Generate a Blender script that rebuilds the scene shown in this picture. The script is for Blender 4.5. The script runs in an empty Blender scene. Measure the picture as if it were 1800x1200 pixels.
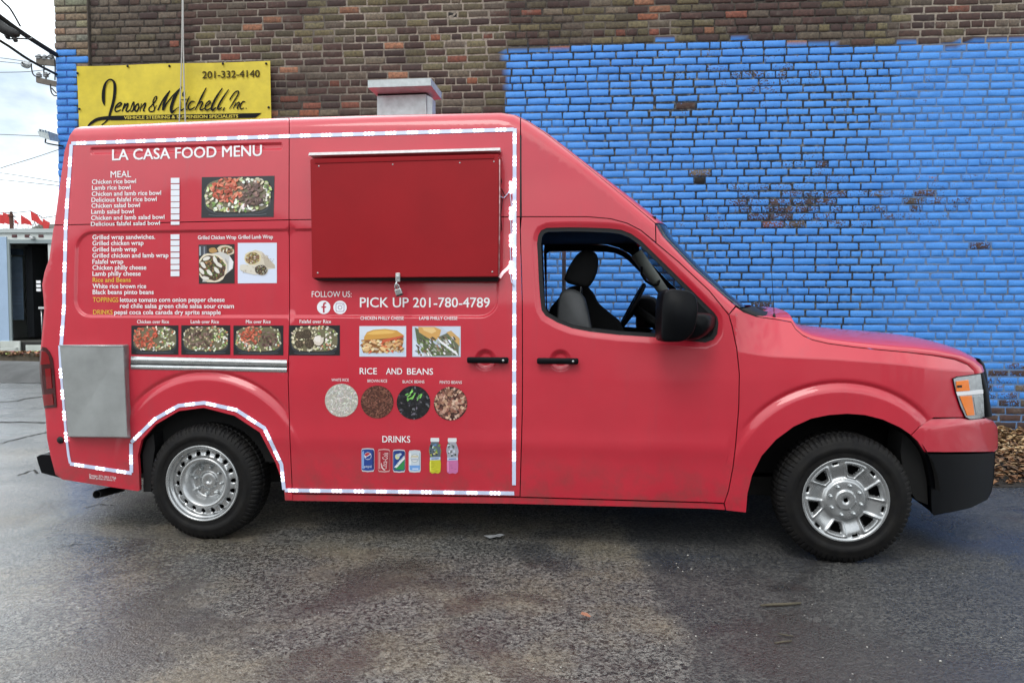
import bpy, bmesh, math, random
import numpy as np
from mathutils import Vector, geometry
from mathutils import noise as mnoise
random.seed(7); rng = np.random.default_rng(7)
PI = math.pi; R_ = math.radians
scene = bpy.context.scene
COL = scene.collection

# ------------------------------------------------------------------ camera
FPX = 1330.0; CAMH = 1.42; PITCH = R_(2.58)
cam_d = bpy.data.cameras.new('camera'); cam = bpy.data.objects.new('camera', cam_d); COL.objects.link(cam)
cam_d.sensor_width = 36; cam_d.sensor_fit = 'HORIZONTAL'; cam_d.lens = 36*FPX/1800.0
cam_d.clip_start = 0.05; cam_d.clip_end = 2000
cam.location = (0, 0, CAMH); cam.rotation_euler = (PI/2-PITCH, 0, 0)
scene.camera = cam
# ------------------------------------------------------------------ sky + sun
SUN_EL = R_(52); SUN_AZ = R_(200)      # azimuth clockwise from +Y: behind the camera, a little left
world = bpy.data.worlds.new('World'); scene.world = world; world.use_nodes = True
wn = world.node_tree.nodes; wl = world.node_tree.links; wn.clear()
wo = wn.new('ShaderNodeOutputWorld'); bg = wn.new('ShaderNodeBackground'); bg.inputs['Strength'].default_value = 0.115
sky = wn.new('ShaderNodeTexSky'); sky.sky_type = 'NISHITA'; sky.sun_disc = False
sky.sun_elevation = SUN_EL; sky.sun_rotation = SUN_AZ; sky.air_density = 1.0; sky.dust_density = 1.5
tc = wn.new('ShaderNodeTexCoord'); mp = wn.new('ShaderNodeMapping'); mp.inputs['Scale'].default_value = (1, 1, 2.2)
nz = wn.new('ShaderNodeTexNoise'); nz.inputs['Scale'].default_value = 2.6; nz.inputs['Detail'].default_value = 7; nz.inputs['Roughness'].default_value = .55
rp = wn.new('ShaderNodeValToRGB'); rp.color_ramp.elements[0].position = .26; rp.color_ramp.elements[1].position = .52
nz2 = wn.new('ShaderNodeTexNoise'); nz2.inputs['Scale'].default_value = 5.0; nz2.inputs['Detail'].default_value = 6
cc = wn.new('ShaderNodeValToRGB')
cc.color_ramp.elements[0].position = .35; cc.color_ramp.elements[0].color = (10.8, 12.4, 13.6, 1)
cc.color_ramp.elements[1].position = .68; cc.color_ramp.elements[1].color = (17.0, 17.0, 16.6, 1)
mx = wn.new('ShaderNodeMixRGB')
wl.new(tc.outputs['Generated'], mp.inputs['Vector']); wl.new(mp.outputs[0], nz.inputs['Vector']); wl.new(mp.outputs[0], nz2.inputs['Vector'])
wl.new(nz.outputs['Fac'], rp.inputs['Fac']); wl.new(nz2.outputs['Fac'], cc.inputs['Fac'])
wl.new(rp.outputs['Color'], mx.inputs['Fac']); wl.new(sky.outputs[0], mx.inputs['Color1']); wl.new(cc.outputs[0], mx.inputs['Color2'])
# bright patch added to the sky, out of view, for sheen on wet ground
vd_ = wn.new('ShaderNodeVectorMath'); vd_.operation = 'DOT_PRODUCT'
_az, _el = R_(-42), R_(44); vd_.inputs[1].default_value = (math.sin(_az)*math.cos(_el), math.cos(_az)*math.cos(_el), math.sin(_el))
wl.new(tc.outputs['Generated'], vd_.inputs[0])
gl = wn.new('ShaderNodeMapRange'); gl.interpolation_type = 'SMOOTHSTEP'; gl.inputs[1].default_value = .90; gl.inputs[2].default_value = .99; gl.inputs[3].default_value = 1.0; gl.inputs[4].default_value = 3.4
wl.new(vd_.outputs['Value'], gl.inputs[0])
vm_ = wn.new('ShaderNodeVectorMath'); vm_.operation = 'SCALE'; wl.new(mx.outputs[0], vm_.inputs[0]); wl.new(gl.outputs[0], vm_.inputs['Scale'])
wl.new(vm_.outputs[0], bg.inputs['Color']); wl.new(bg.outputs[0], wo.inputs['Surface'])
sl = bpy.data.lights.new('sun', 'SUN'); sl.energy = 1.1; sl.angle = R_(25); sl.color = (1, .97, .92)
so = bpy.data.objects.new('sun', sl); COL.objects.link(so)
sd = Vector((math.sin(SUN_AZ)*math.cos(SUN_EL), math.cos(SUN_AZ)*math.cos(SUN_EL), math.sin(SUN_EL)))
so.rotation_euler = sd.to_track_quat('Z', 'Y').to_euler(); so.location = (-3, -6, 12)
scene.view_settings.view_transform = 'Standard'; scene.view_settings.look = 'None'
scene.view_settings.exposure = 0.12; scene.view_settings.gamma = 1; scene.view_settings.use_curve_mapping = False

# ------------------------------------------------------------------ measuring helpers (photo pixel -> place)
def ray(x, y):
    a = (x-900)/FPX; b = (600-y)/FPX
    return np.array([a, math.cos(PITCH)+b*math.sin(PITCH), b*math.cos(PITCH)-math.sin(PITCH)])
CAM = np.array([0, 0, CAMH])
def at_depth(x, y, Y):
    r = ray(x, y); return CAM+r*(Y/r[1])
def at_ground(x, y, z=0.0):
    r = ray(x, y); return CAM+r*((z-CAMH)/r[2])
class Frame:
    """upright plane frame: local x along the plane, y into the scene, z up"""
    def __init__(s, o, yaw):
        s.o = np.array(o, float); s.yaw = yaw; c, n = math.cos(yaw), math.sin(yaw)
        s.ex = np.array([c, n, 0]); s.ey = np.array([-n, c, 0])
        s.cy = float(np.dot(CAM-s.o, s.ey)); s.cx = float(np.dot(CAM-s.o, s.ex)); s.cz = CAMH-s.o[2]
    def hit(s, x, y, d=0.0):
        r = ray(x, y); rx = float(np.dot(r, s.ex)); ry = float(np.dot(r, s.ey)); t = (d-s.cy)/ry
        return s.cx+rx*t, s.cz+r[2]*t
    def world(s, p): return s.o+s.ex*p[0]+s.ey*p[1]+np.array([0, 0, p[2]])

# ------------------------------------------------------------------ mesh building
class MB:
    def __init__(s): s.v = []; s.f = []; s.c = []; s.sm = []; s.mi = []
    def add(s, vs, fs, col=None, smooth=False, mi=0):
        b = len(s.v); s.v += [tuple(map(float, p)) for p in vs]
        s.c += [col or (1, 1, 1)]*len(vs)
        for f in fs: s.f.append(tuple(b+i for i in f)); s.sm.append(smooth); s.mi.append(mi)
        return b
    def box(s, x0, x1, y0, y1, z0, z1, col=None, bev=0.0, smooth=False, mi=0):
        if bev > 0:
            b = min(bev, abs(x1-x0)*.45, abs(y1-y0)*.45, abs(z1-z0)*.45)
            bm = bmesh.new(); bmesh.ops.create_cube(bm, size=1)
            for v in bm.verts: v.co = Vector(((x0+x1)/2+v.co.x*(x1-x0), (y0+y1)/2+v.co.y*(y1-y0), (z0+z1)/2+v.co.z*(z1-z0)))
            bmesh.ops.bevel(bm, geom=bm.edges[:], offset=b, segments=2, profile=.5, affect='EDGES')
            bm.verts.index_update()
            s.add([v.co for v in bm.verts], [[v.index for v in f.verts] for f in bm.faces], col, smooth, mi); bm.free(); return
        s.add([(x0,y0,z0),(x1,y0,z0),(x1,y1,z0),(x0,y1,z0),(x0,y0,z1),(x1,y0,z1),(x1,y1,z1),(x0,y1,z1)],
              [(3,2,1,0),(4,5,6,7),(0,1,5,4),(1,2,6,5),(2,3,7,6),(3,0,4,7)], col, smooth, mi)
    def tube(s, pts, r, n=8, col=None, cap=True, mi=0):
        pts = [np.array(p, float) for p in pts]; rr = r if hasattr(r, '__len__') else [r]*len(pts)
        vs = []; up = None
        for i, p in enumerate(pts):
            t = pts[min(i+1, len(pts)-1)]-pts[max(i-1, 0)]; t = t/(np.linalg.norm(t)+1e-9)
            if up is None:
                a = np.array([0, 0, 1.]) if abs(t[2]) < .9 else np.array([1., 0, 0])
                up = np.cross(t, a)
            up = up-t*np.dot(up, t); up /= np.linalg.norm(up)+1e-9; w = np.cross(t, up)
            for k in range(n):
                q = 2*PI*k/n; vs.append(p+rr[i]*(math.cos(q)*up+math.sin(q)*w))
        fs = []
        for i in range(len(pts)-1):
            for k in range(n): fs.append((i*n+k, i*n+(k+1)%n, (i+1)*n+(k+1)%n, (i+1)*n+k))
        if cap: fs.append(tuple(range(n-1, -1, -1))); fs.append(tuple((len(pts)-1)*n+k for k in range(n)))
        s.add(vs, fs, col, True, mi)
    def lathe(s, prof, n=48, col=None, mi=0, ang=None, smooth=True):
        """prof: (r, y) ; axis = local y, centred at origin"""
        vs = []; fs = []; m = len(prof)
        for k in range(n):
            q = 2*PI*k/n
            for r, y in prof: vs.append((r*math.cos(q), y, r*math.sin(q)))
        for k in range(n):
            for j in range(m-1): fs.append((k*m+j, k*m+j+1, ((k+1)%n)*m+j+1, ((k+1)%n)*m+j))
        s.add(vs, fs, col, smooth, mi)
    def build(s, name, mats, parent=None, origin=None, recalc=True):
        me = bpy.data.meshes.new(name)
        vs = s.v
        if origin is not None: vs = [(p[0]-origin[0], p[1]-origin[1], p[2]-origin[2]) for p in vs]
        me.from_pydata(vs, [], s.f)
        me.polygons.foreach_set('use_smooth', s.sm); me.polygons.foreach_set('material_index', s.mi)
        ca = me.color_attributes.new('Col', 'FLOAT_COLOR', 'POINT')
        ca.data.foreach_set('color', np.array([(*c, 1) for c in s.c], dtype=np.float32).ravel())
        for m in (mats if isinstance(mats, (list, tuple)) else [mats]): me.materials.append(m)
        me.update()
        if recalc:
            bm = bmesh.new(); bm.from_mesh(me); bmesh.ops.recalc_face_normals(bm, faces=bm.faces); bm.to_mesh(me); bm.free()
        o = bpy.data.objects.new(name, me); COL.objects.link(o)
        if parent is not None: o.parent = parent
        if origin is not None: o.location = origin
        return o
def tag(o, label=None, cat=None, group=None, kind=None):
    if label: o['label'] = label
    if cat: o['category'] = cat
    if group: o['group'] = group
    if kind: o['kind'] = kind
    return o
def empty(name, loc, rz=0.0):
    o = bpy.data.objects.new(name, None); COL.objects.link(o); o.location = loc; o.rotation_euler = (0, 0, rz); o.empty_display_size = .2
    return o
def copy_tree(o, parent=None):
    c = o.copy(); COL.objects.link(c)
    if parent is not None: c.parent = parent
    for ch in list(o.children): copy_tree(ch, c)
    return c

# ------------------------------------------------------------------ materials
def mat(name, col=(.5,.5,.5), rough=.5, metal=0.0, var=0.0, vscale=20.0, bump=0.0, bscale=60.0, bdist=.002, attr=False, coat=0.0,
        coat_r=.1, spec=.5, emit=None, estr=0.0, rvar=0.0, trans=0.0, alpha=1.0, var_col=None, dirt=0.0):
    m = bpy.data.materials.new(name); m.use_nodes = True; nt = m.node_tree; N = nt.nodes; L = nt.links
    b = N['Principled BSDF']
    b.inputs['Base Color'].default_value = (*col, 1); b.inputs['Roughness'].default_value = rough; b.inputs['Metallic'].default_value = metal
    b.inputs['Specular IOR Level'].default_value = spec
    b.inputs['Coat Weight'].default_value = coat; b.inputs['Coat Roughness'].default_value = coat_r
    b.inputs['Transmission Weight'].default_value = trans; b.inputs['Alpha'].default_value = alpha
    if emit: b.inputs['Emission Color'].default_value = (*emit, 1); b.inputs['Emission Strength'].default_value = estr
    t = N.new('ShaderNodeTexCoord')
    src = None
    if attr:
        a = N.new('ShaderNodeVertexColor'); a.layer_name = 'Col'; src = a.outputs['Color']
    if var > 0:
        n = N.new('ShaderNodeTexNoise'); n.inputs['Scale'].default_value = vscale; n.inputs['Detail'].default_value = 6; n.inputs['Roughness'].default_value = .6
        L.new(t.outputs['Object'], n.inputs['Vector'])
        mr = N.new('ShaderNodeMapRange'); mr.inputs['From Min'].default_value = .3; mr.inputs['From Max'].default_value = .7; mr.inputs['To Min'].default_value = 0; mr.inputs['To Max'].default_value = 1
        L.new(n.outputs['Fac'], mr.inputs['Value'])
        mx = N.new('ShaderNodeMixRGB'); mx.blend_type = 'MIX'
        c2 = var_col or tuple(c*(1-var) for c in col)
        if src is not None:
            mu = N.new('ShaderNodeMixRGB'); mu.blend_type = 'MULTIPLY'; mu.inputs['Fac'].default_value = 1
            mx.inputs['Color1'].default_value = (1, 1, 1, 1); mx.inputs['Color2'].default_value = (1-var, 1-var, 1-var, 1)
            L.new(mr.outputs[0], mx.inputs['Fac']); L.new(src, mu.inputs['Color1']); L.new(mx.outputs[0], mu.inputs['Color2']); src = mu.outputs[0]
        else:
            mx.inputs['Color1'].default_value = (*col, 1); mx.inputs['Color2'].default_value = (*c2, 1)
            L.new(mr.outputs[0], mx.inputs['Fac']); src = mx.outputs[0]
    if src is not None: L.new(src, b.inputs['Base Color'])
    if rvar > 0:
        n = N.new('ShaderNodeTexNoise'); n.inputs['Scale'].default_value = vscale*.6; n.inputs['Detail'].default_value = 5
        L.new(t.outputs['Object'], n.inputs['Vector'])
        mr = N.new('ShaderNodeMapRange'); mr.inputs['From Min'].default_value = .3; mr.inputs['From Max'].default_value = .7
        mr.inputs['To Min'].default_value = max(.02, rough-rvar); mr.inputs['To Max'].default_value = rough+rvar
        L.new(n.outputs['Fac'], mr.inputs['Value']); L.new(mr.outputs[0], b.inputs['Roughness'])
    if bump > 0:
        n = N.new('ShaderNodeTexNoise'); n.inputs['Scale'].default_value = bscale; n.inputs['Detail'].default_value = 5
        L.new(t.outputs['Object'], n.inputs['Vector'])
        bp = N.new('ShaderNodeBump'); bp.inputs['Strength'].default_value = bump; bp.inputs['Distance'].default_value = bdist
        L.new(n.outputs['Fac'], bp.inputs['Height']); L.new(bp.outputs[0], b.inputs['Normal'])
    return m
M = {}
M['red'] = mat('red_paint', (.52,.015,.036), .42, coat=.75, coat_r=.06, var=.10, vscale=3.0, bump=.07, bscale=4.0, bdist=.010, rvar=.06)
M['hatch_red'] = mat('dark_red_paint', (.30,.004,.009), .46, var=.16, vscale=3, rvar=.08, spec=.25)
M['black_plastic'] = mat('black_plastic', (.0035,.004,.0055), .46, spec=.12, var=.35, vscale=14, bump=.12, bscale=300, bdist=.0006)
M['trim'] = mat('black_trim', (.007,.007,.008), .5, spec=.3)
M['dark'] = mat('dark_liner', (.006,.006,.006), .9, bump=.1, bscale=40)
M['under'] = mat('underbody_steel', (.02,.019,.018), .7, var=.4, vscale=9)
M['glass'] = mat('tinted_glass', (.012,.022,.034), .05, spec=.5, alpha=.82)
M['clear'] = mat('clear_glass', (.9,.95,1), .03, trans=1.0)
M['steel'] = mat('brushed_steel', (.42,.44,.44), .42, metal=.75, var=.22, vscale=7, rvar=.12, bump=.06, bscale=14, bdist=.003)
M['alu'] = mat('aluminium_trim', (.62,.65,.66), .30, metal=.9, var=.2, vscale=20, rvar=.08)
M['galv'] = mat('galvanised_sheet', (.50,.56,.57), .50, metal=.55, var=.22, vscale=26, rvar=.12)
M['rim'] = mat('silver_wheel_paint', (.46,.47,.475), .27, metal=.8, var=.12, vscale=16, rvar=.08)
M['rubber'] = mat('tyre_rubber', (.005,.005,.006), .6, spec=.16, var=.5, vscale=14, var_col=(.013,.012,.011), bump=.25, bscale=120, bdist=.0015)
M['white_vinyl'] = mat('white_vinyl', (.80,.80,.82), .45)
M['yellow_vinyl'] = mat('yellow_vinyl', (.72,.46,.05), .45)
M['print'] = mat('printed_vinyl', attr=True, rough=.38, coat=.2)
M['lens_red'] = mat('red_lens', (.20,.002,.006), .10, coat=1, coat_r=.03)
M['lens_dark'] = mat('dark_red_lens', (.05,.002,.004), .12, coat=1, coat_r=.03)
M['lamp_clear'] = mat('lamp_reflector', (.55,.58,.60), .16, metal=.55, coat=1, coat_r=.02, var=.3, vscale=25)
M['amber'] = mat('amber_lens', (.90,.21,.004), .2, coat=.5, coat_r=.03)
M['led_tape'] = mat('led_tape', (.60,.67,.88), .35)
M['led'] = mat('led_diode', (.9,.93,1), .3, emit=(.92,.95,1), estr=2.6)
M['seat_grey'] = mat('grey_seat_vinyl', (.10,.105,.11), .6, bump=.2, bscale=40, var=.2, vscale=12)
M['seat_black'] = mat('black_fabric', (.012,.012,.013), .9, bump=.2, bscale=90)
M['trim_grey'] = mat('grey_cab_trim', (.62,.68,.63), .6)
M['attr_matte'] = mat('coloured_matte', attr=True, rough=.75, var=.25, vscale=9)

def road_film(m):
    nt = m.node_tree; N = nt.nodes; L = nt.links; b = N['Principled BSDF']; src = b.inputs['Base Color'].links[0].from_socket
    t = N.new('ShaderNodeTexCoord'); s = N.new('ShaderNodeSeparateXYZ'); L.new(t.outputs['Object'], s.inputs[0])
    n = N.new('ShaderNodeTexNoise'); n.inputs['Scale'].default_value = 7; n.inputs['Detail'].default_value = 8; n.inputs['Roughness'].default_value = .7; L.new(t.outputs['Object'], n.inputs['Vector'])
    mp = N.new('ShaderNodeMapping'); mp.inputs['Scale'].default_value = (1, 1, .12); L.new(t.outputs['Object'], mp.inputs['Vector'])
    n2 = N.new('ShaderNodeTexNoise'); n2.inputs['Scale'].default_value = 16; n2.inputs['Detail'].default_value = 5; L.new(mp.outputs[0], n2.inputs['Vector'])
    def mr(v, a, c, lo, hi):
        q = N.new('ShaderNodeMapRange'); q.inputs[1].default_value = a; q.inputs[2].default_value = c; q.inputs[3].default_value = lo; q.inputs[4].default_value = hi; L.new(v, q.inputs[0]); return q.outputs[0]
    def mul(a, c):
        q = N.new('ShaderNodeMath'); q.operation = 'MULTIPLY'; L.new(a, q.inputs[0]); L.new(c, q.inputs[1]); return q.outputs[0]
    f1 = mul(mr(s.outputs[2], .30, .62, 1, 0), mr(n.outputs['Fac'], .44, .66, 0, .55))
    f2 = mr(n2.outputs['Fac'], .58, .80, 0, .22)
    for f, c in ((f1, (.10,.055,.045)), (f2, (.30,.045,.06))):
        x = N.new('ShaderNodeMixRGB'); L.new(f, x.inputs[0]); L.new(src, x.inputs[1]); x.inputs[2].default_value = (*c, 1); src = x.outputs[0]
    L.new(src, b.inputs['Base Color'])
road_film(M['red'])
# ================================================================== FOOD TRUCK
Fg = at_ground(1480, 987); Rg = at_ground(368, 946)
VYAW = -math.atan2(Rg[1]-Fg[1], Fg[0]-Rg[0])
VF = Frame((Rg[0], Rg[1], 0), VYAW)
VF.o = VF.o-VF.ey*.03; VF = Frame(VF.o, VYAW)
W = 1.96                                     # body width
van = empty('food_truck', VF.o, VYAW)
tag(van, 'red food truck van with menu lettering, white light strips and a closed serving hatch', 'food truck')
RW = (-.018, .351, .355); FW = (3.733, .359, .364)   # wheels: u, z centre, radius

def sstep(a, b, x):
    t = min(1, max(0, (x-a)/(b-a))); return t*t*(3-2*t)
def d_base(z):
    if z < 1.0: return .035*((1.0-z)/.75)**2
    return .05*(z-1)+.02*(z-1)**2
def d_front(u):
    s = max(0, (u-3.9)/.65); return .30*s*s
def hit_it(x, y, fn, n=14, off=0.0):
    d = 0.0
    for i in range(n):
        u, z = VF.hit(x, y, d); d2 = fn(u, z)+off
        if abs(d2-d) < 1e-5: d = d2; break
        d = d2 if i < 4 else .5*(d+d2)
    u, z = VF.hit(x, y, d); return u, d, z
REAR = [(109,842),(97,834),(88,800),(82,770),(80,735),(76,700),(71,660),(69.5,640),(71,612),(73,590),(77,545),(76,525),(73.5,500),(78,477),(86,455),(94,400),(104,330),(113,265),(122,238),(131,226)]
ROOF = [(140,223.5),(300,216),(500,208),(640,204),(780,201),(880,199),(905,203),(930,215),(960,235)]
ALINE = [(1020,283),(1090,340),(1152,392),(1166,416),(1220,472),(1273,520),(1293,537)]
R_REAR, R_ROOF, R_A = .07, .10, .06
edge = []
for p in REAR: edge.append((*VF.hit(*p, 0), R_REAR))
def edge_pt(p, R):
    u, d, z = hit_it(*p, lambda u, z: d_base(z)+d_front(u)+R); return (u, z, R)
edge = [edge_pt(p, R_REAR) for p in REAR]+[edge_pt(p, R_ROOF) for p in ROOF]+[edge_pt(p, R_A) for p in ALINE]
EA = np.array(edge); E0 = EA[:-1]; E1 = EA[1:]; ED = E1-E0; EL2 = (ED[:, :2]**2).sum(1)
def d_roll(u, z):
    q = np.array([u, z]); w = q-E0[:, :2]
    t = np.clip((w*ED[:, :2]).sum(1)/EL2, 0, 1)
    pr = E0[:, :2]+ED[:, :2]*t[:, None]; dist = np.sqrt(((q-pr)**2).sum(1))
    i = int(dist.argmin()); t_ = dist[i]; R = E0[i, 2]+(E1[i, 2]-E0[i, 2])*t[i]
    if u > E1[-1, 0]-.02: R *= max(0, 1-(u-E1[-1, 0]+.02)/.06)
    if t_ >= R or R < 1e-4: return 0.0
    return R-math.sqrt(max(0, R*R-(R-t_-.0004)**2))
def d_smooth(u, z): return d_base(z)+d_front(u)+d_roll(u, z)
def rrect_sd(u, z, u0, u1, z0, z1, r):
    cx, cz = (u0+u1)/2, (z0+z1)/2; qx, qz = abs(u-cx)-(u1-u0)/2+r, abs(z-cz)-(z1-z0)/2+r
    return math.hypot(max(qx, 0), max(qz, 0))+min(max(qx, qz), 0)-r
def pxz(x, y): u, d, z = hit_it(x, y, d_smooth); return u, z
rc = (pxz(131, 480)[0], pxz(877, 480)[0], pxz(500, 558)[1], pxz(500, 402.5)[1])
sl_ = (pxz(158, 262)[0], pxz(497, 262)[0], pxz(330, 268)[1], pxz(330, 254.5)[1])
dish = [pxz(853, 632), pxz(985, 633)]
SHO = [pxz(*p) for p in [(1294,616),(1355,624),(1469,629.5),(1545,635),(1596,639.5),(1640,646),(1672,648.5),(1710,650)]]
SHU = [p[0] for p in SHO]; SHZ = [p[1] for p in SHO]
WINO = [(944,428),(946,414),(951,405),(961,400.5),(1000,399.5),(1033,400),(1072,401.5),(1092,404),(1110,411),(1127,423),(1166,461),(1206,500),(1233,527),(1255,549),(1261,557),(1263,568),(1261,587),(1254,597),(1240,602),(1200,598),(1156,593),(1087,588.5),(1038,583),(1006,577),(980,567),(959,555),(952,545),(949,520),(947,490),(945.5,455)]
WIN2 = np.array([pxz(*p) for p in WINO])
WA = WIN2; WB = np.roll(WIN2, -1, 0); WD = WB-WA; WL2 = (WD**2).sum(1)
def in_poly(u, z, P):
    c = False; n = len(P); j = n-1
    for i in range(n):
        if (P[i][1] > z) != (P[j][1] > z) and u < (P[j][0]-P[i][0])*(z-P[i][1])/(P[j][1]-P[i][1])+P[i][0]: c = not c
        j = i
    return c
def win_dist(u, z):
    q = np.array([u, z]); w = q-WA; t = np.clip((w*WD).sum(1)/WL2, 0, 1)
    d = math.sqrt((((WA+WD*t[:, None])-q)**2).sum(1).min())
    return -d if in_poly(u, z, WIN2) else d
def flare(u, z, cx, cz, r0):
    r = math.hypot(u-cx, z-cz)
    if r > r0+.08 or z < cz: return 0.0
    a = math.degrees(math.atan2(z-cz, abs(u-cx))); A = sstep(30, 56, a)
    g = .013*math.exp(-((r-r0)/.014)**2)
    b = -.012*sstep(r0-.012, r0-.05, r)
    return A*g+(b*sstep(8, 40, a))
def dfun(u, z):
    d = d_smooth(u, z)
    if -1.0 < u < 1.8 and 1.25 < z < 2.05:
        d += .014*sstep(.004, -.016, rrect_sd(u, z, *rc, .11))
    if z > 2.2 and u < .6: d += .012*sstep(.002, -.016, rrect_sd(u, z, *sl_, .018))
    for c in dish:
        r = math.hypot(u-c[0], z-c[1])
        if r < .066: d += .022*sstep(.066, .03, r)
    if z < 1.15:
        d += flare(u, z, 3.706, .358, .645)+flare(u, z, .015, .372, .655)
        if u < 3.1: d -= .006*math.exp(-((z-.63)/.06)**2)
    if u > SHU[0]:
        zs = float(np.interp(u, SHU, SHZ)); t = z-zs
        if t > -.012:
            k = sstep(3.08, 3.4, u); t += .012
            d += k*(.60*(t*t/.024 if t < .012 else t-.006))
    if 1.95 < u < 3.2 and 1.15 < z < 2.0:
        w = win_dist(u, z)
        if w < .032: d += .013*(1-max(0, w)/.032)
    return d
def surf(x, y, off=0.0):
    return hit_it(x, y, dfun, 16, off)
def on(u, z, off=0.0): return (u, dfun(u, z)+off, z)

def dense(px, step=14, closed=True):
    out = []; n = len(px)
    for i in range(n if closed else n-1):
        a, b = px[i], px[(i+1) % n]; k = max(1, int(math.hypot(b[0]-a[0], b[1]-a[1])/step))
        for j in range(k): out.append((a[0]+(b[0]-a[0])*j/k, a[1]+(b[1]-a[1])*j/k))
    if not closed: out.append(px[-1])
    return out
def area(P): return .5*sum(P[i][0]*P[(i+1) % len(P)][1]-P[(i+1) % len(P)][0]*P[i][1] for i in range(len(P)))
def inset(P, a):
    n = len(P); s = 1 if area(P) > 0 else -1; out = []
    for i in range(n):
        p, q, r = np.array(P[i-1]), np.array(P[i]), np.array(P[(i+1) % n])
        e1 = q-p; e2 = r-q; e1 /= np.linalg.norm(e1)+1e-9; e2 /= np.linalg.norm(e2)+1e-9
        n1 = s*np.array([-e1[1], e1[0]]); n2 = s*np.array([-e2[1], e2[0]]); m = n1+n2; m /= np.linalg.norm(m)+1e-9
        out.append(tuple(q+m*a/max(.35, float(np.dot(m, n1)))))
    return out
def ring(cx, cz, r, n=64): return [(cx+r*math.cos(2*PI*k/n), cz+r*math.sin(2*PI*k/n)) for k in range(n)]
def rrect_pts(u0, u1, z0, z1, r, g=0.0):
    u0 -= g; u1 += g; z0 -= g; z1 += g; r = max(.003, r+g); out = []
    for cx, cz, a in ((u1-r, z1-r, 0), (u0+r, z1-r, 90), (u0+r, z0+r, 180), (u1-r, z0+r, 270)):
        for k in range(7): q = R_(a+15*k); out.append((cx+r*math.cos(q), cz+r*math.sin(q)))
    o2 = []
    for i in range(len(out)):
        a, b = out[i], out[(i+1) % len(out)]; k = max(1, int(math.hypot(b[0]-a[0], b[1]-a[1])/.05))
        o2 += [(a[0]+(b[0]-a[0])*j/k, a[1]+(b[1]-a[1])*j/k) for j in range(k)]
    return o2
LOOPS = [rrect_pts(*rc, .11, g) for g in (.005, -.001, -.006, -.011, -.017)]+[rrect_pts(*sl_, .018, g) for g in (.003, -.003, -.008, -.0125, -.0165)]
LOOPS += [ring(3.706, .358, .645+e, 90) for e in (-.055, -.042, -.03, -.021, -.013, -.006, 0, .006, .013, .021, .034)]+[ring(.015, .372, .655+e, 90) for e in (-.055, -.042, -.03, -.021, -.013, -.006, 0, .006, .013, .021, .034)]
for c in dish: LOOPS += [ring(*c, r, 28) for r in (.068, .06, .05, .04, .03, .015)]
_wd = [surf(*q)[::2] for q in dense(WINO, 8)]
LOOPS += [inset(_wd, -g) for g in (.036, .031, .020, .009)]
LOOPS += [[(SHU[i]+(SHU[-1]-SHU[i])*0, SHZ[i]+g) for i in range(len(SHU))] for g in (-.013, -.008, -.003, .002, .01, .03)]
SHU2 = list(np.linspace(SHU[0], SHU[-1], 40)); LOOPS = LOOPS[:-6]+[[(u, float(np.interp(u, SHU, SHZ))+g) for u in SHU2] for g in (-.013, -.008, -.003, .002, .01, .03)]

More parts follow.
